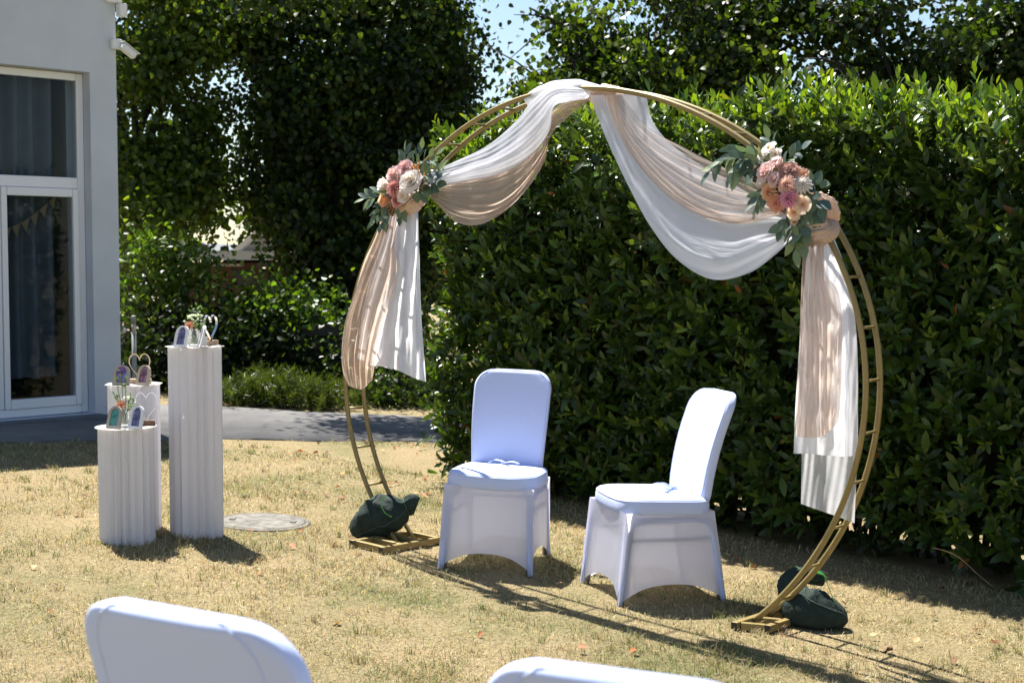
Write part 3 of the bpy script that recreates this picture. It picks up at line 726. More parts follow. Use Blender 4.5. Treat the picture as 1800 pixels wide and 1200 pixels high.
# ------------------------------------------------------------------ covered chairs
def supers(hx, hy, n, k, cy=0, front_round=0):
    out = []
    for i in range(k):
        t = i / k * 2 * math.pi; c, s = math.cos(t), math.sin(t)
        out.append((hx * math.copysign(abs(c) ** (2 / n), c), cy + hy * math.copysign(abs(s) ** (2 / n), s)))
    return out
def make_chair(name, label, loc, rz, tie=True, wide=1.):
    root = thing(name, label, 'chair', loc, 0, 'white covered chairs')
    up = Vector((KX * .6, 0, 1)).normalized()
    root.scale = (wide, 1, 1)
    root.rotation_euler = (Vector((0, 0, 1)).rotation_difference(up).to_matrix() @ Matrix.Rotation(rz, 3, 'Z')).to_euler()
    rs = random.Random(name + label)
    # seat
    mb = MB(); loops = []
    for z, s in ((.396, .95), (.399, .985), (.407, 1), (.425, 1.0), (.442, .995), (.456, .98), (.466, .95), (.472, .88), (.4755, .68), (.4765, .35), (.477, .06)):
        loops.append([(x * s, y * s - .012, z + .004 * math.sin(x * 14 + y * 9) * s - (.010 * (y / .2) if y < 0 else 0) * 0) for x, y in supers(.225, .222, 5, 48)])
    mb.loft(loops); mb.build('seat', M['spandex_thick'], root, True)
    MB().tube(loops[5], .0026, 6, closed=True).build('seam', M['spandex_thick'], root, True)
    # back
    mb = MB(); loops = []; Hh, r, w0 = .485, .09, .199
    zs = [0, .03, .07, .12, .17, .22, .27, .32] + [Hh - r + r * math.sin(a) for a in np.linspace(0, math.pi / 2 - .02, 14)]
    for z in zs:
        w = w0 - .018 * (1 - z / Hh) ** 2; th = .033
        if z > Hh - r:
            q = (z - (Hh - r)) / r; w = w - r + r * math.sqrt(max(0, 1 - q * q)); th = .033 * (max(.0, 1 - max(0, q - .9) / .1 * .35))
        y = .192 + .125 * z / Hh - .02 * math.sin(z / Hh * math.pi)
        lp = []
        for x, yy in supers(w, th, 4.2, 52): lp.append((x, y + yy - .022 * (x / w0) ** 2 + .005 * math.sin(x * 70 + z * 40) * math.exp(-z / .035), z + .447))
        loops.append(lp)
    mb.loft(loops); mb.build('backrest', M['spandex_thick'], root, True)
    def corner(lp, sx, sy): return max(lp, key=lambda p: sx * p[0] / w0 + sy * (p[1] - lp[0][1]) / .05)
    for sy in (-1, 1):
        pth = [corner(l, -1, sy) for l in loops[:-1]] + [corner(l, 1, sy) for l in loops[:-1]][::-1]
        MB().tube(pth, .0024, 6).build('seam', M['spandex_thick'], root, True)
    # legs and rails
    feet = [(-.205, -.235), (.205, -.235), (.194, .255), (-.194, .255)]; tops = [(-.192, -.19), (.192, -.19), (.188, .185), (-.188, .185)]
    for (fx, fy), (tx, ty) in zip(feet, tops):
        MB().tube(catmull([(tx * .82, ty * .82, .373), (tx * .97, ty * .97, .352), (tx + (fx - tx) * .2, ty + (fy - ty) * .2, .30), (fx, fy, .004)], 10), .0125, 8).build('leg', M['steel'], root, True)
    for sx in (-1, 1):
        p = .28; MB().tube([(sx * .180, -.195, p), (sx * .178, .195, p)], .008, 8).build('side_rail', M['steel'], root, True)
    MB().tube([(-.188, .2, .30), (.188, .2, .30)], .009, 8).build('rear_rail', M['steel'], root, True)
    # skirt of stretched fabric: four panels running round
    V_, F_ = [], []
    nt, ns = 18, 22
    cor_t = [(-.219, -.229), (.219, -.229), (.218, .20), (-.218, .20)]; cor_b = [(-.233, -.261), (.233, -.261), (.215, .279), (-.215, .279)]
    ring = 4 * ns
    for j in range(nt + 1):
        t = j / nt
        for k in range(4):
            a0, b0, a1, b1 = cor_t[k], cor_b[k], cor_t[(k + 1) % 4], cor_b[(k + 1) % 4]
            for i in range(ns):
                s = i / ns; arch = (1 - abs(2 * s - 1) ** 2.6) * (.085 if k % 2 == 0 else .078)
                zt = .412; z = zt + (arch + .004 - zt) * t; q = (zt - z) / zt
                A = (a0[0] + (b0[0] - a0[0]) * q, a0[1] + (b0[1] - a0[1]) * q); B = (a1[0] + (b1[0] - a1[0]) * q, a1[1] + (b1[1] - a1[1]) * q)
                x = A[0] + (B[0] - A[0]) * s; y = A[1] + (B[1] - A[1]) * s
                inw = .016 * (math.sin(math.pi * s) ** .6) * min(1, q * 3.5) + .006 * math.sin(math.pi * s) * t + .0022 * math.sin(26 * abs(s - .5) + 9 * q) * (abs(2 * s - 1) ** 1.5) * t
                nrm_ = [(0, 1), (-1, 0), (0, -1), (1, 0)][k]
                V_.append((x + nrm_[0] * inw, y + nrm_[1] * inw, z))
    for j in range(nt):
        for i in range(ring): F_.append((j * ring + i, (j + 1) * ring + i, (j + 1) * ring + (i + 1) % ring, j * ring + (i + 1) % ring))
    sk = MB(); sk.add(V_, F_); o = sk.build('skirt', M['spandex'], root, True); smooth_by_angle(o, 38)
    for sx in (-1, 1):
        pth = catmull([(sx * .222, -.251, .0), (sx * .2135, -.236, .15), (sx * .207, -.224, .27), (sx * .204, -.212, .335), (sx * .203, -.165, .368), (sx * .203, 0, .371), (sx * .203, .14, .368), (sx * .203, .188, .335), (sx * .2045, .208, .27), (sx * .207, .237, .14), (sx * .211, .272, .0)], 60)
        MB().tube([(p[0] * .985, p[1] * .985, p[2]) for p in pth], .0135, 10).build('frame_sleeve', M['spandex_thick'], root, True)
    if tie:
        for q in range(2):
            pts = [(rs.uniform(-.02, .02), .10, .481), (-.03 + .09 * q, .05 - .03 * q, .50), (-.06 + .15 * q, .03, .490)]
            P = catmull(pts, 8); mb = MB(); wv = Vector((.15, .9, 0)).normalized() * .011
            loops = [[Vector(p) - wv, Vector(p) + wv, Vector(p) + wv + Vector((0, 0, .004)), Vector(p) - wv + Vector((0, 0, .004))] for p in P]
            mb.loft(loops).build('tie_ribbon', M['spandex_thick'], root, True)
        mb = MB(); mb.lathe([(.001, 0), (.014, .004), (.016, .012), (.008, .02), (.001, .022)], 10, (0, .1, .474)).build('tie_knot', M['spandex_thick'], root, True)
    return root
def chair_at(A, B, Rr, rz):
    loc = np.array([(-.225, -.252), (.225, -.252), (.207, .27)]).mean(0); w = (G(*A) + G(*B) + G(*Rr)) / 3
    c, s = math.cos(rz), math.sin(rz); x = w[0] - (c * loc[0] - s * loc[1]); y = w[1] - (s * loc[0] + c * loc[1])
    return (x, y, gz(x))
rz = math.radians(-12.0); make_chair('chair', 'white covered chair facing the camera, left of the pair under the arch', chair_at((775, 998), (937, 1016), (958, 976), rz), rz)
rz = math.radians(-71.5); make_chair('chair', 'white covered chair turned sideways, right of the pair under the arch', chair_at((1020, 1022), (1097, 1063), (1268, 1060), rz), rz)
def chair_from_top(p, q, rz, label, dx):
    a, b = G(*p, .935), G(*q, .935); m = (a + b) / 2; c, s = math.cos(rz), math.sin(rz)
    x, y = m[0] + s * .318, m[1] - c * .318
    make_chair('chair', label, (x + dx, y, gz(x)), rz, False, 1.08)
chair_from_top((225, 1035), (500, 1103), math.radians(153), 'white covered guest chair seen from behind, larger at the lower left', -.075)
chair_from_top((955, 1160), (1250, 1196), math.radians(160), 'white covered guest chair at the bottom edge with only its top showing', -.04)

# ------------------------------------------------------------------ arch
CO = [1.4018, 0.0104, -0.0178, 0.0766, 0.0127, 0.0016, -0.0055, 0.0053, 0.0083]
def ringpt(th, w=0., dr=0.):
    r = CO[0] + dr
    for k in (1, 2, 3, 4): r += CO[2 * k - 1] * math.cos(k * th) + CO[2 * k] * math.sin(k * th)
    return AQ(.07 + r * math.cos(th), .96 + r * math.sin(th), w)
TH0, TH1 = math.radians(-45.0), math.radians(220.6)
arch = thing('wedding_arch', 'gold painted metal ladder arch draped with cloth and flowers', 'arch', tuple(AO))
ths = np.linspace(TH0, TH1, 130)
for w in (0, -.13):
    MB().tube([ringpt(t, w) - AO for t in ths], .0125, 10).build('ring_tube', M['gold'], arch, True)
for t in np.linspace(TH0 + .11, TH1 - .11, 32):
    MB().tube([ringpt(t, -.012) - AO, ringpt(t, -.118) - AO], .006, 8).build('rung', M['gold'], arch, True)
def base(u0, u1, w0, w1, cross, name):
    bx = MB()
    def gp_(u, w): p = AQ(u, 0, w); return Vector((p[0] - AO[0], p[1] - AO[1], gz(p[0]) + .022))
    o = None
    for u in (u0, u1):
        MB().bar(gp_(u, w0), gp_(u, w1), .028, .03).build('base_rail', M['gold'], arch, bevel=.002)
        for w, sg in ((w0, -1), (w1, 1)): MB().bar(gp_(u, w + sg * .0005), gp_(u, w + sg * .006), .026, .028).build('end_cap', M['black'], arch)
    for w in cross: MB().bar(gp_(u0 + .0145, w), gp_(u1 - .0145, w), .026, .028).build('base_rail', M['gold'], arch, bevel=.002)
base(-1.105, -.895, -.20, .25, (.225, .10, -.035, -.175), 'l')
def rbase():
    A = G(1291, 1099, .022) - AO; sv = np.array([.135, -.022, -.007]); lv = np.array([.27, .33, -.013]); l1 = np.linalg.norm(sv)
    for f in (0, 1):
        a = A + sv * f; MB().bar(a, a + lv, .028, .03).build('base_rail', M['gold'], arch, bevel=.002)
        for p, g in ((a, -1), (a + lv, 1)):
            e = lv / np.linalg.norm(lv) * g; MB().bar(p + e * .0005, p + e * .006, .026, .028).build('end_cap', M['black'], arch)
    for f in (.04, .36, .66, .96):
        a = A + lv * f; MB().bar(a + sv * (.019 / l1), a + sv * (1 - .019 / l1), .026, .028).build('base_rail', M['gold'], arch, bevel=.002)
rbase()

# ------------------------------------------------------------------ draped cloth
def sheet(name, strands, nt, ns, m, parent, amp=.02, nf=6, seed=1, ends=(1, 1), skew=0., off=(0, 0, 0), wrinkle=.004, uvs=(1, 1)):
    fine = .22 if 'chiffon' in m.name else 1.
    """strands: pixel polylines (x, y, w) laid across the cloth; the cloth is lofted through them in the plane of the arch"""
    rs = np.random.default_rng(seed)
    S_ = np.stack([catmull([(p + (0,))[:3] if len(p) == 2 else p for p in st], ns) for st in strands])      # K, ns, 3
    K = len(S_); tt = np.linspace(0, K - 1, nt)
    Q = np.concatenate([2 * S_[:1] - S_[1:2], S_, 2 * S_[-1:] - S_[-2:-1]]) if K > 2 else None
    rows = []
    for t in tt:
        i = min(int(t), K - 2); f = t - i
        if K == 2: rows.append(S_[0] * (1 - f) + S_[1] * f); continue
        a, b, c, d = Q[i], Q[i + 1], Q[i + 2], Q[i + 3]
        rows.append(.5 * (2 * b + (c - a) * f + (2 * a - 5 * b + 4 * c - d) * f ** 2 + (3 * b - a - 3 * c + d) * f ** 3))
    A = np.stack(rows)                                            # nt, ns, 3
    T, S = np.meshgrid(np.linspace(0, 1, nt), np.linspace(0, 1, ns), indexing='ij')
    ph = rs.uniform(0, 6.28, 6)
    env = ends[0] * (1 - S) + ends[1] * S + 0.0
    warp = T + skew * S + .035 * np.sin(3.1 * S + ph[0]) + .02 * np.sin(9 * S + ph[1] + 5 * T)
    w = amp * env * (np.sin(2 * np.pi * nf * warp + ph[2]) + fine * .5 * np.sin(2 * np.pi * nf * 1.9 * warp + ph[3]) + fine * .3 * np.sin(2 * np.pi * nf * 3.7 * warp + ph[4] + 2 * S))
    w += wrinkle * np.sin(S * 31 + T * 17 + ph[5]) * np.sin(T * 29 - S * 9)
    A[..., 2] += w
    V = np.array([AP(x, y, ww) for x, y, ww in A.reshape(-1, 3)]) - AO
    F_ = [(i * ns + j, i * ns + j + 1, (i + 1) * ns + j + 1, (i + 1) * ns + j) for i in range(nt - 1) for j in range(ns - 1)]
    uv = np.stack([S.ravel() * uvs[0], T.ravel() * uvs[1]], 1)
    return obj(name, mesh_data(name, V, F_, m, None, True, uv), parent)
def blob_tube(name, path, rad, m, parent, n=26, seg=30, ridges=6, ra=.12, tw=2.0, seed=0, flat=1.0):
    """bunched cloth round a bar: path of pixel points (x,y,w)"""
    P = catmull(path, seg); W = [Vector(AP(*p) - AO) for p in P]; loops = []; rs = random.Random(seed); ph = rs.uniform(0, 6)
    R_ = catmull([(i, r, 0) for i, r in enumerate(rad)], seg)[:, 1]
    for i in range(seg):
        t = (W[min(i + 1, seg - 1)] - W[max(i - 1, 0)]).normalized(); nn = Vector(AN); nn = (nn - t * nn.dot(t)).normalized(); b = t.cross(nn)
        lp = []
        for k in range(n):
            a = k / n * 2 * math.pi; r = R_[i] * (1 + ra - 1.6 * ra * abs(math.sin(ridges / 2 * (a + tw * i / seg) + ph + .5 * math.sin(i * .4))) ** .5 + ra * .5 * math.sin((ridges * 2 + 1) * a - tw * 2 * i / seg) + .03 * math.sin(i * .9 + 3 * a))
            lp.append(W[i] + (nn * math.cos(a) * flat + b * math.sin(a)) * r)
        loops.append(lp)
    V_ = [p for l in loops for p in l]; F_ = [(i * n + k, i * n + (k + 1) % n, (i + 1) * n + (k + 1) % n, (i + 1) * n + k) for i in range(seg - 1) for k in range(n)]
    uv = [(i / seg, k / n) for i in range(seg) for k in range(n)]
    return obj(name, mesh_data(name, V_, F_, m, None, True, uv), parent)

white = thing('white_drape', 'long white chiffon cloth swagged over the top of the arch', 'drape', tuple(AO))
peach = thing('peach_drape', 'long peach crinkled gauze cloth swagged along the white drape', 'drape', tuple(AO))
# wrap over the crown of the arch
blob_tube('wrap', [(928, 182, -.03), (948, 171, -.05), (985, 161, -.05), (1020, 158, -.05), (1048, 160, -.04)], [.03, .046, .052, .046, .03], M['chiffon'], white, ridges=3, ra=.05, tw=4, seed=3, flat=1.6)
# left swag, white
sheet('swag', [
    [(1015, 150, -.03), (972, 150, .05), (935, 178, .06), (905, 215, .05), (858, 255, .05), (800, 284, .05), (735, 312, .04)],
    [(1025, 158, .02), (975, 163, .10), (945, 195, .12), (912, 235, .11), (865, 272, .11), (803, 297, .10), (735, 318, .06)],
    [(1032, 166, .03), (978, 176, .12), (958, 212, .14), (925, 253, .14), (875, 287, .14), (806, 309, .12), (735, 324, .06)],
    [(1036, 172, .02), (976, 186, .09), (966, 228, .11), (936, 270, .12), (884, 303, .12), (806, 321, .10), (735, 332, .05)]], 46, 70, M['chiffon'], white, .010, 1.8, 4, (.6, 1.0), .1)
# left swag, peach, hanging below the white
sheet('swag', [
    [(1030, 168, .0), (974, 190, .05), (955, 225, .06), (918, 265, .07), (868, 294, .07), (805, 312, .06), (738, 322, .03)],
    [(1032, 171, .0), (974, 205, .06), (958, 248, .07), (924, 295, .09), (874, 328, .10), (808, 336, .09), (742, 330, .03)],
    [(1034, 174, .0), (974, 218, .06), (958, 268, .07), (926, 317, .09), (874, 360, .10), (806, 363, .09), (746, 336, .03)],
    [(1036, 176, .0), (972, 232, .05), (957, 284, .06), (928, 330, .07), (884, 374, .08), (838, 396, .08), (798, 388, .07), (768, 358, .05), (744, 338, .02)]], 60, 80, M['gauze'], peach, .009, 6, 9, (.5, .6), .05)
# right swag, white
sheet('swag', [
    [(1136, 166, -.10), (1146, 210, -.05), (1178, 252, .0), (1235, 292, .02), (1300, 330, .03), (1370, 372, .04), (1412, 392, .02)],
    [(1105, 166, -.06), (1118, 220, .0), (1158, 290, .05), (1222, 350, .08), (1290, 385, .10), (1365, 390, .08), (1410, 396, .03)],
    [(1078, 166, -.03), (1100, 240, .04), (1140, 325, .09), (1205, 400, .13), (1272, 430, .15), (1350, 415, .12), (1408, 402, .03)],
    [(1058, 167, .0), (1085, 255, .06), (1125, 345, .12), (1185, 425, .17), (1258, 462, .19), (1340, 440, .14), (1406, 406, .03)],
    [(1036, 168, .01), (1064, 240, .06), (1100, 318, .10), (1142, 396, .13), (1190, 456, .14), (1252, 491, .15), (1316, 480, .14), (1362, 448, .10), (1402, 410, .03)]], 80, 90, M['chiffon'], white, .018, 1.9, 21, (.5, .7), .12)
# right swag, peach: sheer upper field and denser lower hem
sheet('swag', [
    [(1092, 168, .0), (1138, 222, .04), (1200, 259, .06), (1262, 290, .08), (1322, 318, .08), (1385, 355, .06), (1425, 380, .02)],
    [(1084, 168, .0), (1118, 235, .06), (1180, 290, .10), (1250, 330, .13), (1318, 350, .12), (1382, 368, .08), (1424, 384, .02)],
    [(1076, 168, .01), (1104, 238, .07), (1160, 305, .12), (1232, 358, .16), (1306, 375, .15), (1376, 374, .09), (1424, 386, .02)]], 46, 80, M['gauze_s'], peach, .006, 5, 31, (.6, .6), .05)
sheet('swag', [
    [(1080, 166, .02), (1106, 238, .08), (1162, 306, .13), (1234, 360, .17), (1306, 377, .16), (1376, 372, .10), (1424, 384, .03)],
    [(1070, 167, .03), (1098, 240, .10), (1152, 312, .15), (1226, 368, .19), (1302, 385, .18), (1374, 375, .11), (1424, 386, .03)],
    [(1062, 168, .02), (1090, 240, .09), (1142, 315, .14), (1216, 374, .18), (1298, 394, .17), (1370, 380, .10), (1424, 388, .03)]], 20, 80, M['gauze'], peach, .006, 2.5, 33, (.6, .6), .05)
blob_tube('wrap', [(1040, 170, -.05), (1062, 169, -.05), (1090, 170, -.05)], [.03, .05, .04], M['gauze_d'], peach, ridges=5, ra=.15, tw=2, seed=8, seg=14)
# left tails
sheet('tail', [
    [(700, 345, .03), (688, 420, .03), (676, 500, .02), (662, 570, .02), (650, 642, .02)],
    [(708, 345, .05), (698, 440, .05), (688, 540, .05), (680, 645, .04)],
    [(716, 345, .05), (712, 440, .06), (706, 545, .06), (704, 653, .05)],
    [(728, 345, .04), (728, 440, .05), (727, 550, .05), (728, 664, .04)],
    [(734, 345, .02), (737, 440, .02), (741, 560, .02), (749, 671, .02)]], 70, 60, M['chiffon'], white, .016, 3, 41, (.5, 1.1), .03)
sheet('tail', [
    [(696, 350, -.05), (672, 420, -.06), (650, 490, -.06), (636, 560, -.05), (628, 630, -.04)],
    [(706, 350, -.04), (690, 450, -.05), (670, 540, -.04), (660, 640, -.03)],
    [(716, 350, -.04), (706, 450, -.04), (694, 550, -.03), (690, 650, -.03)]], 40, 40, M['chiffon_s'], white, .02, 3, 43, (.5, 1), .03)
sheet('tail', [
    [(676, 360, .06), (662, 410, .07), (640, 460, .08), (622, 520, .08), (608, 560, .08), (601, 610, .07), (602, 650, .06), (611, 676, .06)],
    [(684, 360, .09), (672, 420, .10), (652, 475, .11), (636, 525, .12), (624, 580, .11), (618, 630, .10), (624, 682, .09)],
    [(692, 360, .09), (684, 420, .11), (670, 475, .12), (654, 525, .13), (642, 585, .12), (636, 640, .11), (638, 683, .10)],
    [(702, 360, .06), (697, 400, .08), (694, 436, .09), (698, 470, .10), (690, 515, .11), (672, 580, .10), (660, 635, .09), (655, 668, .08)]], 60, 80, M['gauze'], peach, .013, 5, 51, (.7, 1), .04)
# right tails
sheet('tail', [
    [(1420, 425, .0), (1412, 520, .0), (1403, 640, .0), (1398, 720, .0), (1395, 797, .0)],
    [(1428, 425, .03), (1424, 540, .03), (1422, 660, .03), (1420, 797, .03)],
    [(1440, 425, .03), (1446, 540, .04), (1450, 660, .04), (1452, 800, .04)],
    [(1452, 420, .02), (1470, 520, .02), (1482, 640, .02), (1486, 802, .02)],
    [(1464, 412, -.02), (1488, 478, -.02), (1503, 560, -.02), (1508, 660, -.02), (1506, 800, -.02)]], 70, 60, M['chiffon'], white, .013, 2.5, 61, (.4, 1.0), .02)
sheet('tail', [
    [(1426, 430, -.07), (1418, 560, -.06), (1411, 720, -.05), (1408, 885, -.04)],
    [(1438, 430, -.06), (1440, 600, -.05), (1438, 760, -.04), (1436, 895, -.03)],
    [(1452, 430, -.06), (1470, 600, -.05), (1474, 760, -.05), (1468, 906, -.04)],
    [(1464, 420, -.07), (1500, 560, -.06), (1508, 740, -.06), (1502, 919, -.06)]], 50, 60, M['chiffon_s'], white, .009, 2, 63, (.4, 1.0), .02)
sheet('tail', [
    [(1412, 425, .07), (1408, 520, .08), (1404, 640, .08), (1399, 766, .08)],
    [(1422, 425, .10), (1421, 520, .11), (1420, 640, .11), (1418, 769, .11)],
    [(1434, 425, .10), (1440, 520, .11), (1444, 640, .11), (1446, 766, .11)],
    [(1448, 425, .08), (1452, 480, .08), (1477, 524, .08), (1480, 640, .08), (1478, 700, .08), (1474, 742, .08)]], 60, 70, M['gauze'], peach, .010, 6, 71, (.8, .9), .02)
# knots
blob_tube('knot', [(1405, 372, .03), (1430, 360, .03), (1452, 372, .0), (1460, 392, -.03)], [.026, .046, .052, .034], M['gauze_d'], peach, ridges=11, ra=.17, tw=2.2, seed=2, n=88, seg=44)
blob_tube('knot', [(1398, 412, .06), (1425, 408, .07), (1452, 404, .03), (1464, 396, -.03)], [.028, .052, .054, .03], M['gauze_d'], peach, ridges=12, ra=.17, tw=1.2, seed=4, n=88, seg=44)
blob_tube('knot', [(700, 372, .05), (718, 362, .06), (733, 350, .04), (742, 338, .0)], [.03, .045, .045, .03], M['gauze_d'], peach, ridges=9, ra=.15, tw=2, seed=6, n=72)

# ------------------------------------------------------------------ flowers
def petal_ring(mb, n, r0, r1, z0, z1, wid, curl, col, col2, ph=0, pointed=0., rs=random):
    """ring of n cupped petals from radius r0,z0 to r1,z1"""
    for i in range(n):
        a = ph + i / n * 2 * math.pi + rs.uniform(-.08, .08); ca, sa = math.cos(a), math.sin(a); V_ = []; cs = []
        sc_ = rs.uniform(.9, 1.1); nb, na = 5, 4
        for b in range(nb):
            f = b / (nb - 1); rr = r0 + (r1 * sc_ - r0) * f; zz = z0 + (z1 - z0) * math.sin(f * math.pi / 2 * 1.0) - curl * max(0, f - .6) ** 2 * 4
            prof = math.sin(min(1, .18 + f * .95) * math.pi * (.62 if not pointed else .92)) ** .7
            if pointed and f > .95: prof *= (1 - pointed)
            for k in range(na):
                s = (k / (na - 1) - .5) * 2; hw = wid * prof
                cup = (1 - s * s) * .12 * wid
                x, y = rr - abs(s) ** 2 * .15 * wid - cup * 0, s * hw
                V_.append((x * ca - y * sa, x * sa + y * ca, zz - cup + .10 * wid * s * s)); cs.append(tuple(np.array(col) * (1 - f) + np.array(col2) * f))
        base_ = len(mb.v)
        mb.add(V_, [(b * na + k, b * na + k + 1, (b + 1) * na + k + 1, (b + 1) * na + k) for b in range(nb - 1) for k in range(na - 1)])
        mb.c[base_:] = cs
def flower_mesh(kind, c1, c2, seed):
    rs = random.Random(seed); mb = MB()
    if kind in ('rose', 'dahlia', 'open', 'bud'): c1, c2 = [tuple(.76 * np.array(q) + .24 * .88) for q in (c1, c2)]
    if kind == 'rose':
        for i, (n, r0, r1, z0, z1, w) in enumerate([(5, .25, 1.0, -.35, .12, .62), (5, .22, .84, -.3, .30, .55), (5, .18, .66, -.25, .42, .46), (4, .12, .48, -.2, .50, .38), (4, .08, .32, -.1, .54, .28), (3, .03, .18, 0, .56, .2), (3, .0, .09, 0, .55, .12)]):
            petal_ring(mb, n, r0, r1, z0, z1, w, .05 + .10 * (i < 2), c2, c1 if i < 4 else c2, i * .7, 0, rs)
    elif kind == 'dahlia':
        for i, (n, r0, r1, z0, z1, w) in enumerate([(15, .2, 1.0, -.3, .0, .21), (15, .18, .92, -.18, .18, .20), (14, .15, .78, -.1, .34, .19), (12, .1, .6, 0, .46, .17), (9, .05, .42, .1, .54, .14), (6, .0, .22, .2, .58, .11)]):
            petal_ring(mb, n, r0, r1, z0, z1, w, .12, c2, c1, i * .41, .35, rs)
    elif kind == 'open':
        petal_ring(mb, 5, .05, 1.0, 0, .15, .5, .1, c2, c1, 0, 0, rs); petal_ring(mb, 5, .05, .72, .04, .28, .42, .05, c2, c1, .6, 0, rs)
        mb.lathe([(.001, .3), (.10, .28), (.14, .2), (.1, .1)], 10, col=(.55, .38, .10))
    elif kind == 'bud':
        for i, (n, r1, z1, w) in enumerate([(5, .8, .7, .6), (4, .6, .9, .5), (3, .35, 1.0, .35)]): petal_ring(mb, n, .3, r1, -.4, z1, w, 0, c2, c1, i * .6, 0, rs)
    elif kind == 'gerbera':
        petal_ring(mb, 18, .2, 1.0, 0, .08, .13, .08, c2, c1, 0, .5, rs); petal_ring(mb, 16, .18, .82, .05, .16, .12, .06, c2, c1, .2, .5, rs); petal_ring(mb, 14, .1, .45, .1, .2, .08, .02, c1, c1, .1, .4, rs)
        mb.lathe([(.001, .24), (.14, .22), (.2, .14), (.18, .06)], 12, col=(.30, .16, .06))
    elif kind == 'cluster':
        for i in range(42):
            a = rs.uniform(0, 6.28); q = math.sqrt(rs.random()); x, y = q * math.cos(a), q * math.sin(a); z = .55 * math.sqrt(max(0, 1 - q * q)) + rs.uniform(-.05, .08); r = .16; cc = tuple(np.array(c1) * rs.uniform(.7, 1.1))
            for t in range(4):
                th = t * 1.57 + rs.random(); mb.add([(x, y, z), (x + r * math.cos(th - .5), y + r * math.sin(th - .5), z + .05), (x + 1.3 * r * math.cos(th), y + 1.3 * r * math.sin(th), z + .02), (x + r * math.cos(th + .5), y + r * math.sin(th + .5), z + .05)], [(0, 1, 2, 3)], cc)
    elif kind == 'berries':
        for i in range(16):
            v = Vector((rs.uniform(-1, 1), rs.uniform(-1, 1), rs.uniform(-.2, .6))); r = rs.uniform(.16, .26)
            mb.lathe([(.001, -r), (r * .8, -r * .6), (r, 0), (r * .8, r * .6), (.001, r)], 7, v, col=tuple(np.array(c1) * rs.uniform(.7, 1.2)))
    return mesh_data(kind, mb.v, mb.f, M['petal'], np.array(mb.c), True)
def orient(o, p, direction, scale, roll=0, root=(0, 0, 0)):
    q = Vector(direction).to_track_quat('Z', 'Y').to_matrix().to_4x4() @ Matrix.Rotation(roll, 4, 'Z')
    o.matrix_local = Matrix.Translation(Vector(p) - Vector(root)) @ q @ Matrix.Diagonal((scale, scale, scale, 1))
EUC = [(0, 0, 0), (-.17, .2, .02), (0, .2, 0), (.17, .2, .02), (-.22, .5, .02), (0, .5, -.01), (.22, .5, .02), (-.13, .8, -.02), (0, .8, -.05), (.13, .8, -.02), (0, 1, -.12)]
euc_vars = [mesh_data('leaf', np.array(EUC), LAUREL_F, M['euc'], np.tile(c, (11, 1))) for c in [(0.112, 0.167, 0.128), (0.150, 0.210, 0.128), (0.083, 0.131, 0.120), (0.195, 0.246, 0.112)]]
rnd_vars = [mesh_data('leaf', np.array(EUC) * [1.6, 1, 1], LAUREL_F, M['euc'], np.tile(c, (11, 1))) for c in [(0.090, 0.145, 0.112), (0.135, 0.196, 0.128), (0.075, 0.123, 0.112)]]
def sprig(root, rp, path, leaf, seed, droop=.5, n=None, round_=False):
    rs = random.Random(seed); P = catmull([tuple(p) for p in path], 14); W = [Vector(AP(*p)) - Vector(rp) for p in P]
    st = MB().tube(W, np.linspace(.0035, .0015, 14), 5).build('stem', M['euc_stem'], root, True)
    n = n or 12
    for i in range(n):
        f = .12 + .88 * i / (n - 1); k = min(int(f * 13), 13); t = (W[min(k + 1, 13)] - W[max(k - 1, 0)]).normalized()
        side = t.cross(Vector(AN)).normalized() * (1 if i % 2 else -1)
        d = (t * rs.uniform(.5, 1.0) + side * rs.uniform(.5, 1.0) * (1 if i < n - 1 else 0) + Vector(AN) * rs.uniform(-.15, .5) + Vector((0, 0, -droop * rs.uniform(.3, 1)))).normalized()
        nr = (Vector(AN) + Vector((rs.uniform(-.6, .6), rs.uniform(-.6, .6), rs.uniform(0, .9)))).normalized(); sd = d.cross(nr).normalized(); nn = sd.cross(d); s = leaf * rs.uniform(.75, 1.2)
        o = obj('leaf', rs.choice(rnd_vars if round_ else euc_vars), st); p = W[k]
        o.matrix_local = Matrix(((sd[0] * s, d[0] * s, nn[0] * s, p[0]), (sd[1] * s, d[1] * s, nn[1] * s, p[1]), (sd[2] * s, d[2] * s, nn[2] * s, p[2]), (0, 0, 0, 1)))
M['euc_stem'] = pmat('green_stem', (.09, .12, .05), .6)
WH = ((.86, .84, .82), (.84, .74, .60)); PK = ((.82, .56, .55), (.76, .40, .40)); CR = ((.72, .27, .22), (.66, .20, .16)); OR = ((.84, .50, .22), (.80, .36, .10)); BL = ((.84, .68, .65), (.80, .52, .49))
RU = ((.48, .19, .12), (.32, .10, .06)); HP = ((.76, .28, .45), (.66, .13, .32)); CRM = ((.80, .66, .50), (.74, .48, .30)); PE = ((.84, .58, .46), (.78, .38, .26)); GY = ((.40, .22, .08), (.32, .16, .05))
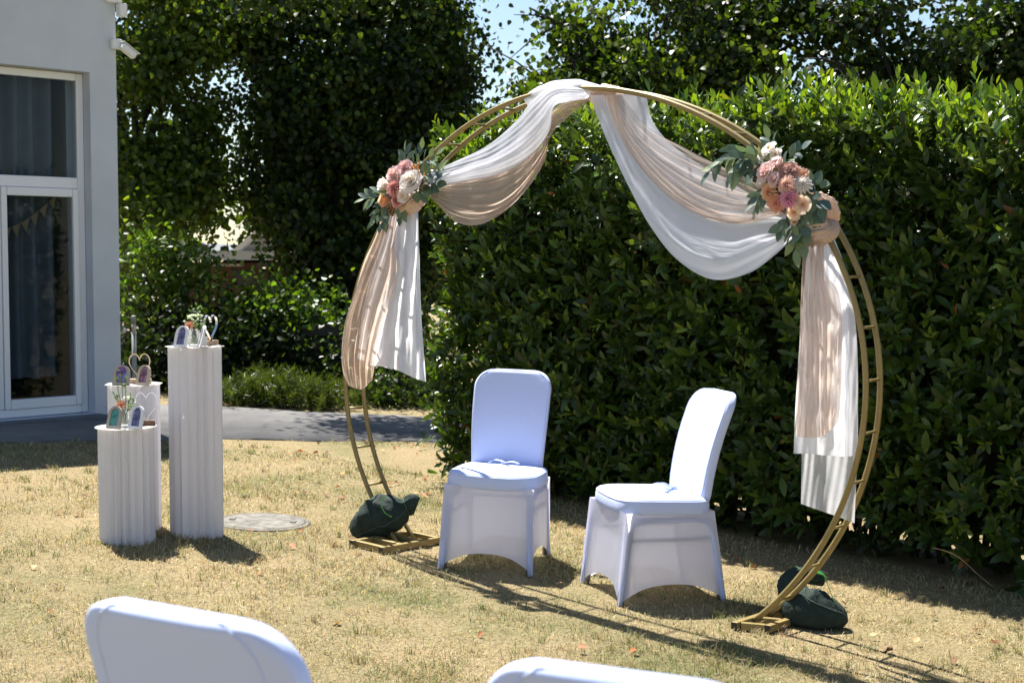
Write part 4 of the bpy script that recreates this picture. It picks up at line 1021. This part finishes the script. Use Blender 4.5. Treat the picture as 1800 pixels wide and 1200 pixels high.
def arrangement(name, label, cx, cy, flowers, sprigs):
    rp = AP(cx, cy, .06); root = thing(name, label, 'flowers', tuple(rp), 0, 'flower arrangements on the arch'); cache = {}
    MB().lathe([(.001, -.06), (.05, -.04), (.065, 0), (.05, .04), (.001, .055)], 12).build('foam_holder', M['bag'], root, True)
    for i, (kind, cc, x, y, r, w) in enumerate(flowers):
        p = AP(x, y, w); k = (np.linalg.norm(p - CP)) / FPX; key = (kind, cc)
        o = obj({'rose': 'rose', 'dahlia': 'dahlia', 'open': 'blossom', 'bud': 'rose_bud', 'berries': 'berry_cluster', 'gerbera': 'gerbera'}[kind], cache.setdefault(key, flower_mesh(kind, cc[0], cc[1], i)), root)
        c0 = np.array([x - cx, -(y - cy)]) / 60; dr = AN * 1.0 + AU * c0[0] * .7 + np.array([0, 0, .25 + c0[1] * .6]) + np.array([random.uniform(-.2, .2) for _ in range(3)])
        orient(o, p, dr, r * k * 1.08, random.uniform(0, 6), rp)
    for i, (path, leaf, droop, n, rd) in enumerate(sprigs): sprig(root, rp, path, leaf, name + str(i), droop, n, rd)
arrangement('flower_arrangement', 'smaller flower bunch with white rose and coral dahlias, left on the arch', 705, 328, [
    ('rose', PK, 712, 295, 15, .13), ('rose', BL, 692, 307, 17, .13), ('rose', WH, 722, 319, 20, .17), ('dahlia', CR, 694, 330, 18, .16), ('dahlia', CR, 698, 352, 14, .14),
    ('bud', WH, 678, 327, 13, .11), ('bud', WH, 714, 344, 14, .14), ('bud', OR, 680, 352, 13, .13), ('berries', OR, 738, 308, 8, .13), ('berries', GY, 743, 321, 9, .13), ('berries', OR, 730, 295, 7, .12), ('dahlia', PE, 702, 318, 14, .14), ('berries', GY, 686, 368, 7, .11)], [
    ([(690, 335, .08), (668, 345, .10), (640, 350, .10)], .075, .15, 11, False), ([(690, 345, .08), (672, 365, .10), (660, 385, .11)], .075, .5, 9, False),
    ([(695, 350, .07), (685, 370, .09), (672, 392, .11)], .07, .6, 8, True), ([(715, 300, .06), (714, 282, .07), (712, 268, .07)], .07, -.4, 7, False),
    ([(725, 305, .07), (745, 285, .08), (766, 272, .08)], .07, -.3, 9, False), ([(730, 315, .08), (752, 305, .10), (776, 300, .10)], .075, .1, 10, False),
    ([(732, 325, .08), (750, 325, .10), (768, 322, .10)], .07, .3, 8, True), ([(725, 335, .08), (742, 338, .10), (755, 334, .10)], .065, .4, 6, True), ([(705, 355, .08), (708, 368, .09), (704, 380, .09)], .06, .5, 5, True), ([(725, 295, .05), (738, 275, .05), (742, 262, .05)], .06, -.5, 6, False)])
arrangement('flower_arrangement', 'larger flower bunch with blush roses and pink peony, right on the arch', 1378, 325, [
    ('open', WH, 1352, 262, 15, .14), ('open', WH, 1340, 274, 13, .13), ('open', WH, 1364, 272, 12, .13), ('rose', BL, 1346, 302, 18, .19), ('bud', BL, 1368, 290, 13, .16), ('rose', RU, 1387, 300, 16, .17), ('rose', BL, 1360, 315, 13, .20), ('dahlia', PE, 1383, 325, 18, .20),
    ('dahlia', ((.80, .78, .76), (.74, .70, .64)), 1411, 324, 16, .17), ('dahlia', OR, 1352, 338, 17, .18), ('dahlia', ((.80, .38, .22), (.74, .24, .12)), 1365, 357, 18, .17), ('dahlia', HP, 1386, 349, 18, .20), ('open', CRM, 1411, 360, 15, .16), ('open', CRM, 1396, 373, 13, .15), ('open', ((.80, .45, .22), (.75, .32, .12)), 1412, 306, 10, .16),
    ('bud', CRM, 1397, 388, 8, .13), ('bud', WH, 1342, 324, 11, .15), ('open', PE, 1325, 295, 10, .13), ('rose', PE, 1400, 302, 10, .16), ('open', CRM, 1400, 350, 10, .17), ('berries', GY, 1332, 310, 6, .13), ('open', WH, 1372, 312, 9, .18)], [
    ([(1350, 290, .10), (1312, 277, .16), (1275, 278, .18), (1248, 300, .18)], .072, .9, 17, False), ([(1350, 285, .09), (1320, 268, .12), (1290, 262, .14)], .07, .7, 9, False), ([(1345, 300, .10), (1318, 292, .15), (1290, 300, .17)], .08, 1.0, 10, False),
    ([(1352, 330, .10), (1335, 345, .14), (1328, 365, .15)], .06, .4, 10, False), ([(1395, 375, .10), (1392, 400, .13), (1398, 438, .14)], .068, .7, 10, False), ([(1405, 370, .10), (1410, 395, .13), (1412, 425, .14)], .066, .6, 9, True),
    ([(1385, 375, .10), (1380, 392, .12), (1374, 405, .12)], .06, .5, 5, True), ([(1410, 335, .10), (1430, 345, .12), (1442, 362, .12)], .064, .3, 6, True), ([(1375, 290, .06), (1395, 272, .08), (1408, 262, .08)], .055, -.2, 6, True), ([(1360, 285, .06), (1358, 262, .07), (1352, 244, .07)], .065, -.4, 6, False),
    ([(1412, 330, .08), (1428, 325, .10), (1440, 324, .10)], .07, .1, 4, True), ([(1415, 350, .09), (1425, 365, .11), (1432, 385, .11)], .06, .5, 6, True)])

# ------------------------------------------------------------------ sandbags
def sandbag(name, label, path, Y0, extra=None):
    """path: (x, y, r px, depth offset)"""
    P = catmull([(x, y, r, d) for x, y, r, d in path], 34); k = Y0 / FPX
    c0 = at(path[0][0], path[0][1], Y0); root = thing(name, label, 'sandbag', (c0[0], c0[1], gz(c0[0])), 0, 'sandbags weighing down the arch')
    rp = Vector(root.location); W = [Vector(at(x, y, Y0 + d)) - rp for x, y, r, d in P]; loops = []; n = 28
    b_prev = None
    for i in range(34):
        t = (W[min(i + 1, 33)] - W[max(i - 1, 0)]).normalized(); nn = Vector((0, -1, .15)); nn = (nn - t * nn.dot(t)).normalized(); b = t.cross(nn); r0 = P[i][2] * k
        lp = []
        for j in range(n):
            a = j / n * 2 * math.pi
            r = r0 * (1 + .06 * math.sin(3 * a + i * .35) + .05 * math.sin(6 * a - i * .8) + .03 * math.sin(11 * a + i * 1.3) + (.10 * math.sin(9 * a) if r0 < .07 and i > 20 else .03 * math.sin(9 * a + i)))
            q = W[i] + (nn * math.cos(a) * .85 + b * math.sin(a)) * r
            q.z = max(q.z, gz(q.x + rp.x) - rp.z + .002 + .01 * (math.sin(a * 5) * .3 + .3)); lp.append(q)
        loops.append(lp)
    loops[0] = [sum(loops[0], Vector()) / n + (q - sum(loops[0], Vector()) / n) * .3 for q in loops[0]]
    mb = MB(); mb.loft(loops).build('bag', M['bag'], root, True)
    for jj in (2, 15):
        MB().tube([loops[i][jj] for i in range(1, 32)], .0028, 5).build('seam', M['seam'], root, True)
    kk = max(range(18, 30), key=lambda i: -P[i][2])
    MB().tube([q + (q - W[kk]) * .06 for q in loops[kk]], .004, 6, closed=True).build('drawstring', M['cord_dark'], root, True)
    return root, rp
s1, r1 = sandbag('sandbag', 'dark green sandbag lying over the left foot of the arch', [(619, 940, 9, .12), (636, 926, 25, .12), (662, 911, 36, .12), (690, 900, 34, .12), (706, 893, 22, .12), (714, 889, 14, .12), (723, 886, 19, .12), (733, 889, 15, .12)], 7.22)
s2, r2 = sandbag('sandbag', 'dark green sandbag slumped against the right foot of the arch', [(1490, 1092, 8, -.1), (1472, 1086, 25, -.1), (1442, 1079, 36, -.1), (1414, 1068, 40, -.08), (1398, 1046, 29, -.03), (1393, 1024, 24, .0), (1400, 1009, 13, .03), (1425, 1012, 14, .05), (1449, 1017, 12, .05)], 6.08)
def pts_at(l, Y, rp): return [Vector(at(x, y, Y)) - rp for x, y in l]
MB().tube(pts_at(catmull([(1450, 1012), (1458, 1035), (1468, 1060), (1475, 1076)], 10), 5.95, r2), .0016, 5).build('cord', M['cord'], s2)
for q in range(3): MB().tube(pts_at(catmull([(1426 + q * 2, 1003 + q), (1440 + q, 1004 + q * 2), (1449 + q, 1012), (1451, 1020 - q * 2)], 10), 6.02 - q * .006, r2), .0034, 5).build('cord', M['cord'], s2, True)
MB().tube(pts_at(catmull([(676, 872), (670, 884), (676, 900), (688, 908)], 10), 7.10, r1), .002, 5).build('cord', M['cord'], s1)

# ------------------------------------------------------------------ pedestals and what stands on them
def pedestal(label, x, Y, ztop, npl, sq, rot):
    X = at(x, 600, Y)[0]; g = float(gz(X)); root = thing('pedestal', label, 'pedestal', (X, Y, g), rot, 'white pleated pedestals'); h = ztop - g
    loops = []; n = npl * 4; rp_ = random.Random(label); dep = [rp_.uniform(.55, 1.2) for _ in range(npl)]; wob = [rp_.uniform(-.35, .35) for _ in range(npl)]
    for z in (-.02, h * .33, h * .66, h - .004):
        lp = []
        for i in range(n):
            a = (i + wob[i // 4] * (i % 4 > 0)) / n * 2 * math.pi; c, s = math.cos(a), math.sin(a)
            rb = .137 * (abs(c) ** sq + abs(s) ** sq) ** (-1 / sq) * (1 if sq < 3 else .93)
            tri = (i % 4) ; rr = rb - (.0, .013, .026, .013)[tri] * dep[i // 4]
            lp.append((rr * c, rr * s, z))
        loops.append(lp)
    MB().loft(loops, cap=False).build('pleated_column', M['pleat'], root)
    w = .150
    MB().lathe([(.001, h - .003), (w, h - .003), (w, h), (.001, h)], 8 if sq > 3 else 40).build('top_plate', M['plate'], root, rot=(0, 0, math.pi / 8))
    return X, Y
pedestal('tallest white pleated pedestal, right of the three', 342, 7.27, 1.055, 16, 3.4, .5)
pedestal('middle height white pleated pedestal standing at the back', 234, 7.37, .853, 16, 3.4, .1)
pedestal('shortest white pleated pedestal, in front at the left', 219, 7.04, .669, 20, 2.2, .2)
def printmat(name, c1, c2, c3, scale):
    m, t, out = newmat(name); p = N(t, 'ShaderNodeBsdfPrincipled'); p.inputs['Roughness'].default_value = .3
    L(t, ramp(t, noise(t, scale, 3), [(.35, c1), (.5, c2), (.62, c3)]), p.inputs['Base Color']); L(t, p.outputs[0], out.inputs[0]); return m
def archshape(w, h, n=12):
    r = w / 2; return [(-r, 0), (r, 0)] + [(r * math.cos(a), h - r + r * math.sin(a)) for a in np.linspace(0, math.pi, n)]
def photo_frame(label, x, Y, z, w, h, yaw, m, pm):
    X = at(x, 600, Y)[0]; root = thing('photo_frame', label, 'photo frame', (X, Y, z), 0, 'arched photo frames on the pedestals')
    root.rotation_euler = (math.radians(-15), 0, yaw); S = archshape(w, h); n = len(S)
    I_ = [(a * .64, .014 + b * .80) for a, b in archshape(w * .96, h * 1.0)]
    V_ = [(a, -.005, b) for a, b in S] + [(a, .006, b) for a, b in S] + [(a, -.005, b) for a, b in I_] + [(a, .001, b) for a, b in I_]
    F_ = []
    for i in range(n):
        j = (i + 1) % n; F_ += [(i, n + i, n + j, j), (i, j, 2 * n + j, 2 * n + i), (2 * n + i, 2 * n + j, 3 * n + j, 3 * n + i)]
    F_.append(tuple(range(2 * n - 1, n - 1, -1)))
    MB().add(V_, F_).build('surround', m, root)
    MB().add([(a, .0005, b) for a, b in I_], [tuple(range(n))]).build('photo', pm, root)
    MB().box((-.01, .0065, .01), (.01, .03, h * .55), Matrix.Shear('XY', 4, (0, 0))).build('easel', m, root)
    return root
pB = printmat('photo_blue', (.03, .03, .10), (.10, .10, .24), (.28, .26, .36), 28); pT = printmat('photo_teal', (.02, .12, .12), (.05, .30, .24), (.22, .10, .25), 24)
pP = printmat('photo_purple', (.05, .02, .12), (.22, .10, .30), (.10, .36, .70), 22); pR = printmat('photo_red', (.05, .03, .05), (.22, .07, .12), (.42, .30, .33), 26)
pG = printmat('photo_grey', (.30, .28, .26), (.55, .53, .50), (.72, .70, .66), 20)
photo_frame('white arched photo frame on the tall pedestal, facing forward', 316, 7.15, 1.056, .086, .112, -.55, M['white_frame'], pB)
photo_frame('white arched photo frame turned edge on, on the tall pedestal', 350, 7.17, 1.056, .086, .112, -1.2, M['white_frame'], pG)
photo_frame('grey arched photo frame on the middle pedestal', 211, 7.27, .854, .090, .106, -.05, M['grey_frame'], pP)
photo_frame('tan arched photo frame in front of the heart on the middle pedestal', 248.5, 7.27, .854, .084, .106, -.5, M['tan_frame'], pR)
photo_frame('grey arched photo frame on the short pedestal', 196, 6.94, .670, .088, .112, -.5, M['grey_frame'], pT)
photo_frame('white arched photo frame on the short pedestal', 234.5, 6.92, .670, .086, .116, -.5, M['white_frame'], pB)
def heart(label, x, Y, z, w, h, yaw, wood, bw_):
    X = at(x, 600, Y)[0]; root = thing('heart_ornament', label, 'ornament', (X, Y, z), yaw, 'metal heart ornaments on wood blocks')
    MB().box((-bw_ / 2, -.018, .0005), (bw_ / 2, .018, .024)).build('wood_block', wood, root, bevel=.002)
    pts = []
    for t in np.linspace(0, 2 * math.pi, 60, endpoint=False):
        pts.append((w / 2 * math.sin(t) ** 3, 0, .022 + h * (.56 + (13 * math.cos(t) - 5 * math.cos(2 * t) - 2 * math.cos(3 * t) - math.cos(4 * t)) / 29)))
    loops = []
    P = [Vector(p) for p in pts]; m_ = len(P)
    for i in range(m_):
        t = (P[(i + 1) % m_] - P[i - 1]).normalized(); s = Vector((0, 1, 0)); o = t.cross(s)
        loops.append([P[i] + s * a * .007 + o * b * .0028 for a, b in ((-1, -1), (1, -1), (1, 1), (-1, 1))])
    loops.append(loops[0]); MB().loft(loops, cap=False).build('heart_band', M['chrome'], root)
heart('polished metal heart on a light block, on the tall pedestal', 371, 7.33, 1.056, .105, .135, 1.15, M['wood'], .085)
heart('polished metal heart on a light block, on the middle pedestal', 245, 7.38, .854, .105, .135, .1, M['wood'], .115)
heart('polished metal heart on a dark brown block, on the short pedestal', 255, 7.08, .670, .105, .145, .3, M['wood_dark'], .085)
def vase(label, x, Y, z, r, h, flowers, sprigs):
    X = at(x, 600, Y)[0]; root = thing('vase', label, 'vase', (X, Y, z), 0, 'small glass vases with flowers'); rp = Vector(root.location)
    MB().lathe([(.001, .001), (r * .9, .001), (r, .01), (r, h), (r - .003, h), (r - .003, .012), (.001, .011)], 24).build('glass', M['glass'], root, True)
    MB().lathe([(.001, .013), (r - .0045, .013), (r - .0045, h * .55), (.001, h * .55)], 24).build('water', M['water'], root, True)
    rs = random.Random(label)
    for i, (kind, cc, x2, y2, rr, dY) in enumerate(flowers):
        p = Vector(at(x2, y2, Y + dY)) - rp; k = Y / FPX
        MB().tube([(rs.uniform(-.01, .01), rs.uniform(-.01, .01), .02), p * .6 + Vector((0, 0, .02)), p], [.0025, .002, .002], 5).build('stem', M['euc_stem'], root)
        o = obj({'gerbera': 'gerbera', 'cluster': 'flower_head', 'bud': 'bud'}[kind], flower_mesh(kind, cc[0], cc[1], i), root); orient(o, p, (rs.uniform(-.3, .1), -.8, .45) if kind != 'cluster' else (0, -.35, 1), rr * k)
    for i, (x2, y2) in enumerate(sprigs):
        p = Vector(at(x2, y2, Y)) - rp; mid = p * .6 + Vector((0, 0, .01))
        st = MB().tube([(0, 0, .03), mid, p], [.0022, .0016, .001], 5).build('sprig', M['euc_stem'], root)
        for q in range(7):
            b = mid.lerp(p, q / 6.0); d = Vector((rs.uniform(-1, 1), rs.uniform(-1, .4), rs.uniform(.2, 1))).normalized(); nr = Vector((rs.uniform(-.5, .5), -.6, .8)); sd = d.cross(nr).normalized(); nn = sd.cross(d); s = rs.uniform(.014, .026)
            o = obj('leaf', green_var, st); o.matrix_local = Matrix(((sd[0] * s, d[0] * s, nn[0] * s, b[0]), (sd[1] * s, d[1] * s, nn[1] * s, b[1]), (sd[2] * s, d[2] * s, nn[2] * s, b[2]), (0, 0, 0, 1)))
green_var = mesh_data('leaf', np.array(EUC), LAUREL_F, M['euc'], np.tile((.16, .26, .06), (11, 1)))
GW = ((.70, .78, .50), (.5, .6, .3)); GB = ((.20, .34, .06), (.16, .3, .05)); PG = ((.82, .48, .30), (.78, .36, .20))
vase('glass vase with cream flower head and peach gerbera on the tall pedestal', 341, 7.26, 1.056, .033, .088, [('cluster', GW, 343, 562, 15, 0), ('gerbera', PG, 333, 572, 10, -.05), ('cluster', GB, 351, 574, 9, .0), ('cluster', GB, 340, 572, 8, .03)], [(337, 540), (346, 537), (354, 541), (356, 572), (328, 565)])
vase('glass vase with peach gerbera and green ball on the short pedestal', 217, 7.03, .670, .033, .075, [('gerbera', PG, 213, 711, 10, -.06), ('cluster', GB, 227, 718, 10, -.03), ('cluster', GW, 222, 702, 8, .02)], [(204, 668), (212, 652), (222, 665), (200, 690), (230, 695), (236, 702), (207, 700)])

# ------------------------------------------------------------------ fallen leaves
dl = [mesh_data('fallen_leaf', np.array(LINDEN) * [1, 1, s], LINDEN_F, M['dead_leaf'], np.tile(c, (7, 1))) for c, s in [((.36, .14, .05), 2.5), ((.24, .11, .05), -2), ((.46, .22, .07), 2), ((.17, .08, .04), 3), ((.50, .36, .18), 1.5)]]
kinds = ['orange', 'reddish brown', 'yellow orange', 'dark brown', 'pale tan']
spots = [(103, 905), (137, 906), (87, 1083), (462, 1010), (508, 964), (525, 940), (660, 790), (620, 840), (700, 820), (676, 795), (598, 860), (728, 832), (690, 855), (770, 820), (745, 845), (757, 870), (440, 935), (144, 875), (12, 848), (1375, 1108), (315, 1146), (1015, 1147), (1580, 1052), (1560, 1010), (1720, 1112), (1530, 1125), (1680, 1165), (1750, 1140), (1330, 1000), (1290, 985), (640, 780), (560, 800), (515, 812), (590, 1100), (850, 1120), (1120, 1150), (1640, 1090), (1605, 1135), (1480, 1065), (1660, 1040), (720, 785), (735, 800), (790, 860), (655, 880), (540, 870), (450, 800), (430, 850), (480, 780), (1350, 965), (1440, 990), (1570, 1150), (980, 1030), (720, 905), (60, 1000), (350, 1030)]
rs = random.Random(5)
for i in range(24): spots.append((rs.uniform(520, 800), rs.uniform(775, 880)))
for i, (x, y) in enumerate(spots):
    p = G(x, y); k = rs.choice([0, 0, 1, 2, 3, 4]) if y < 990 or x < 1200 else rs.choice([3, 4, 3])
    o = obj('fallen_leaf', dl[k], None, (p[0], p[1], gz(p[0]) + .02), (rs.uniform(-.5, .5), rs.uniform(-.5, .5), rs.uniform(0, 6.28))); s = rs.uniform(.026, .048); o.scale = (s, s, s)
    tag(o, 'small %s fallen leaf on the lawn %s' % (kinds[k], 'near the pedestals' if x < 560 else 'behind the left foot of the arch' if x < 830 and y < 905 else 'at the foot of the hedge' if x > 1240 and y < 1080 else 'right of the arch foot' if x > 1400 else 'in front of the chairs'), 'leaf', 'fallen leaves on the lawn')
p = G(1690, 1000); tw = [G(1640, 962, .25), G(1680, 975, .22), G(1720, 1010, .1), G(1745, 1030, .02)]
MB().tube(catmull([tuple(q - tw[-1]) for q in tw], 12), np.linspace(.0015, .003, 12), 5).build('fallen_twig', M['wood'], None, loc=tuple(tw[-1]))
tag(bpy.data.objects['fallen_twig'], 'thin bare twig arching out of the hedge foot', 'twig')
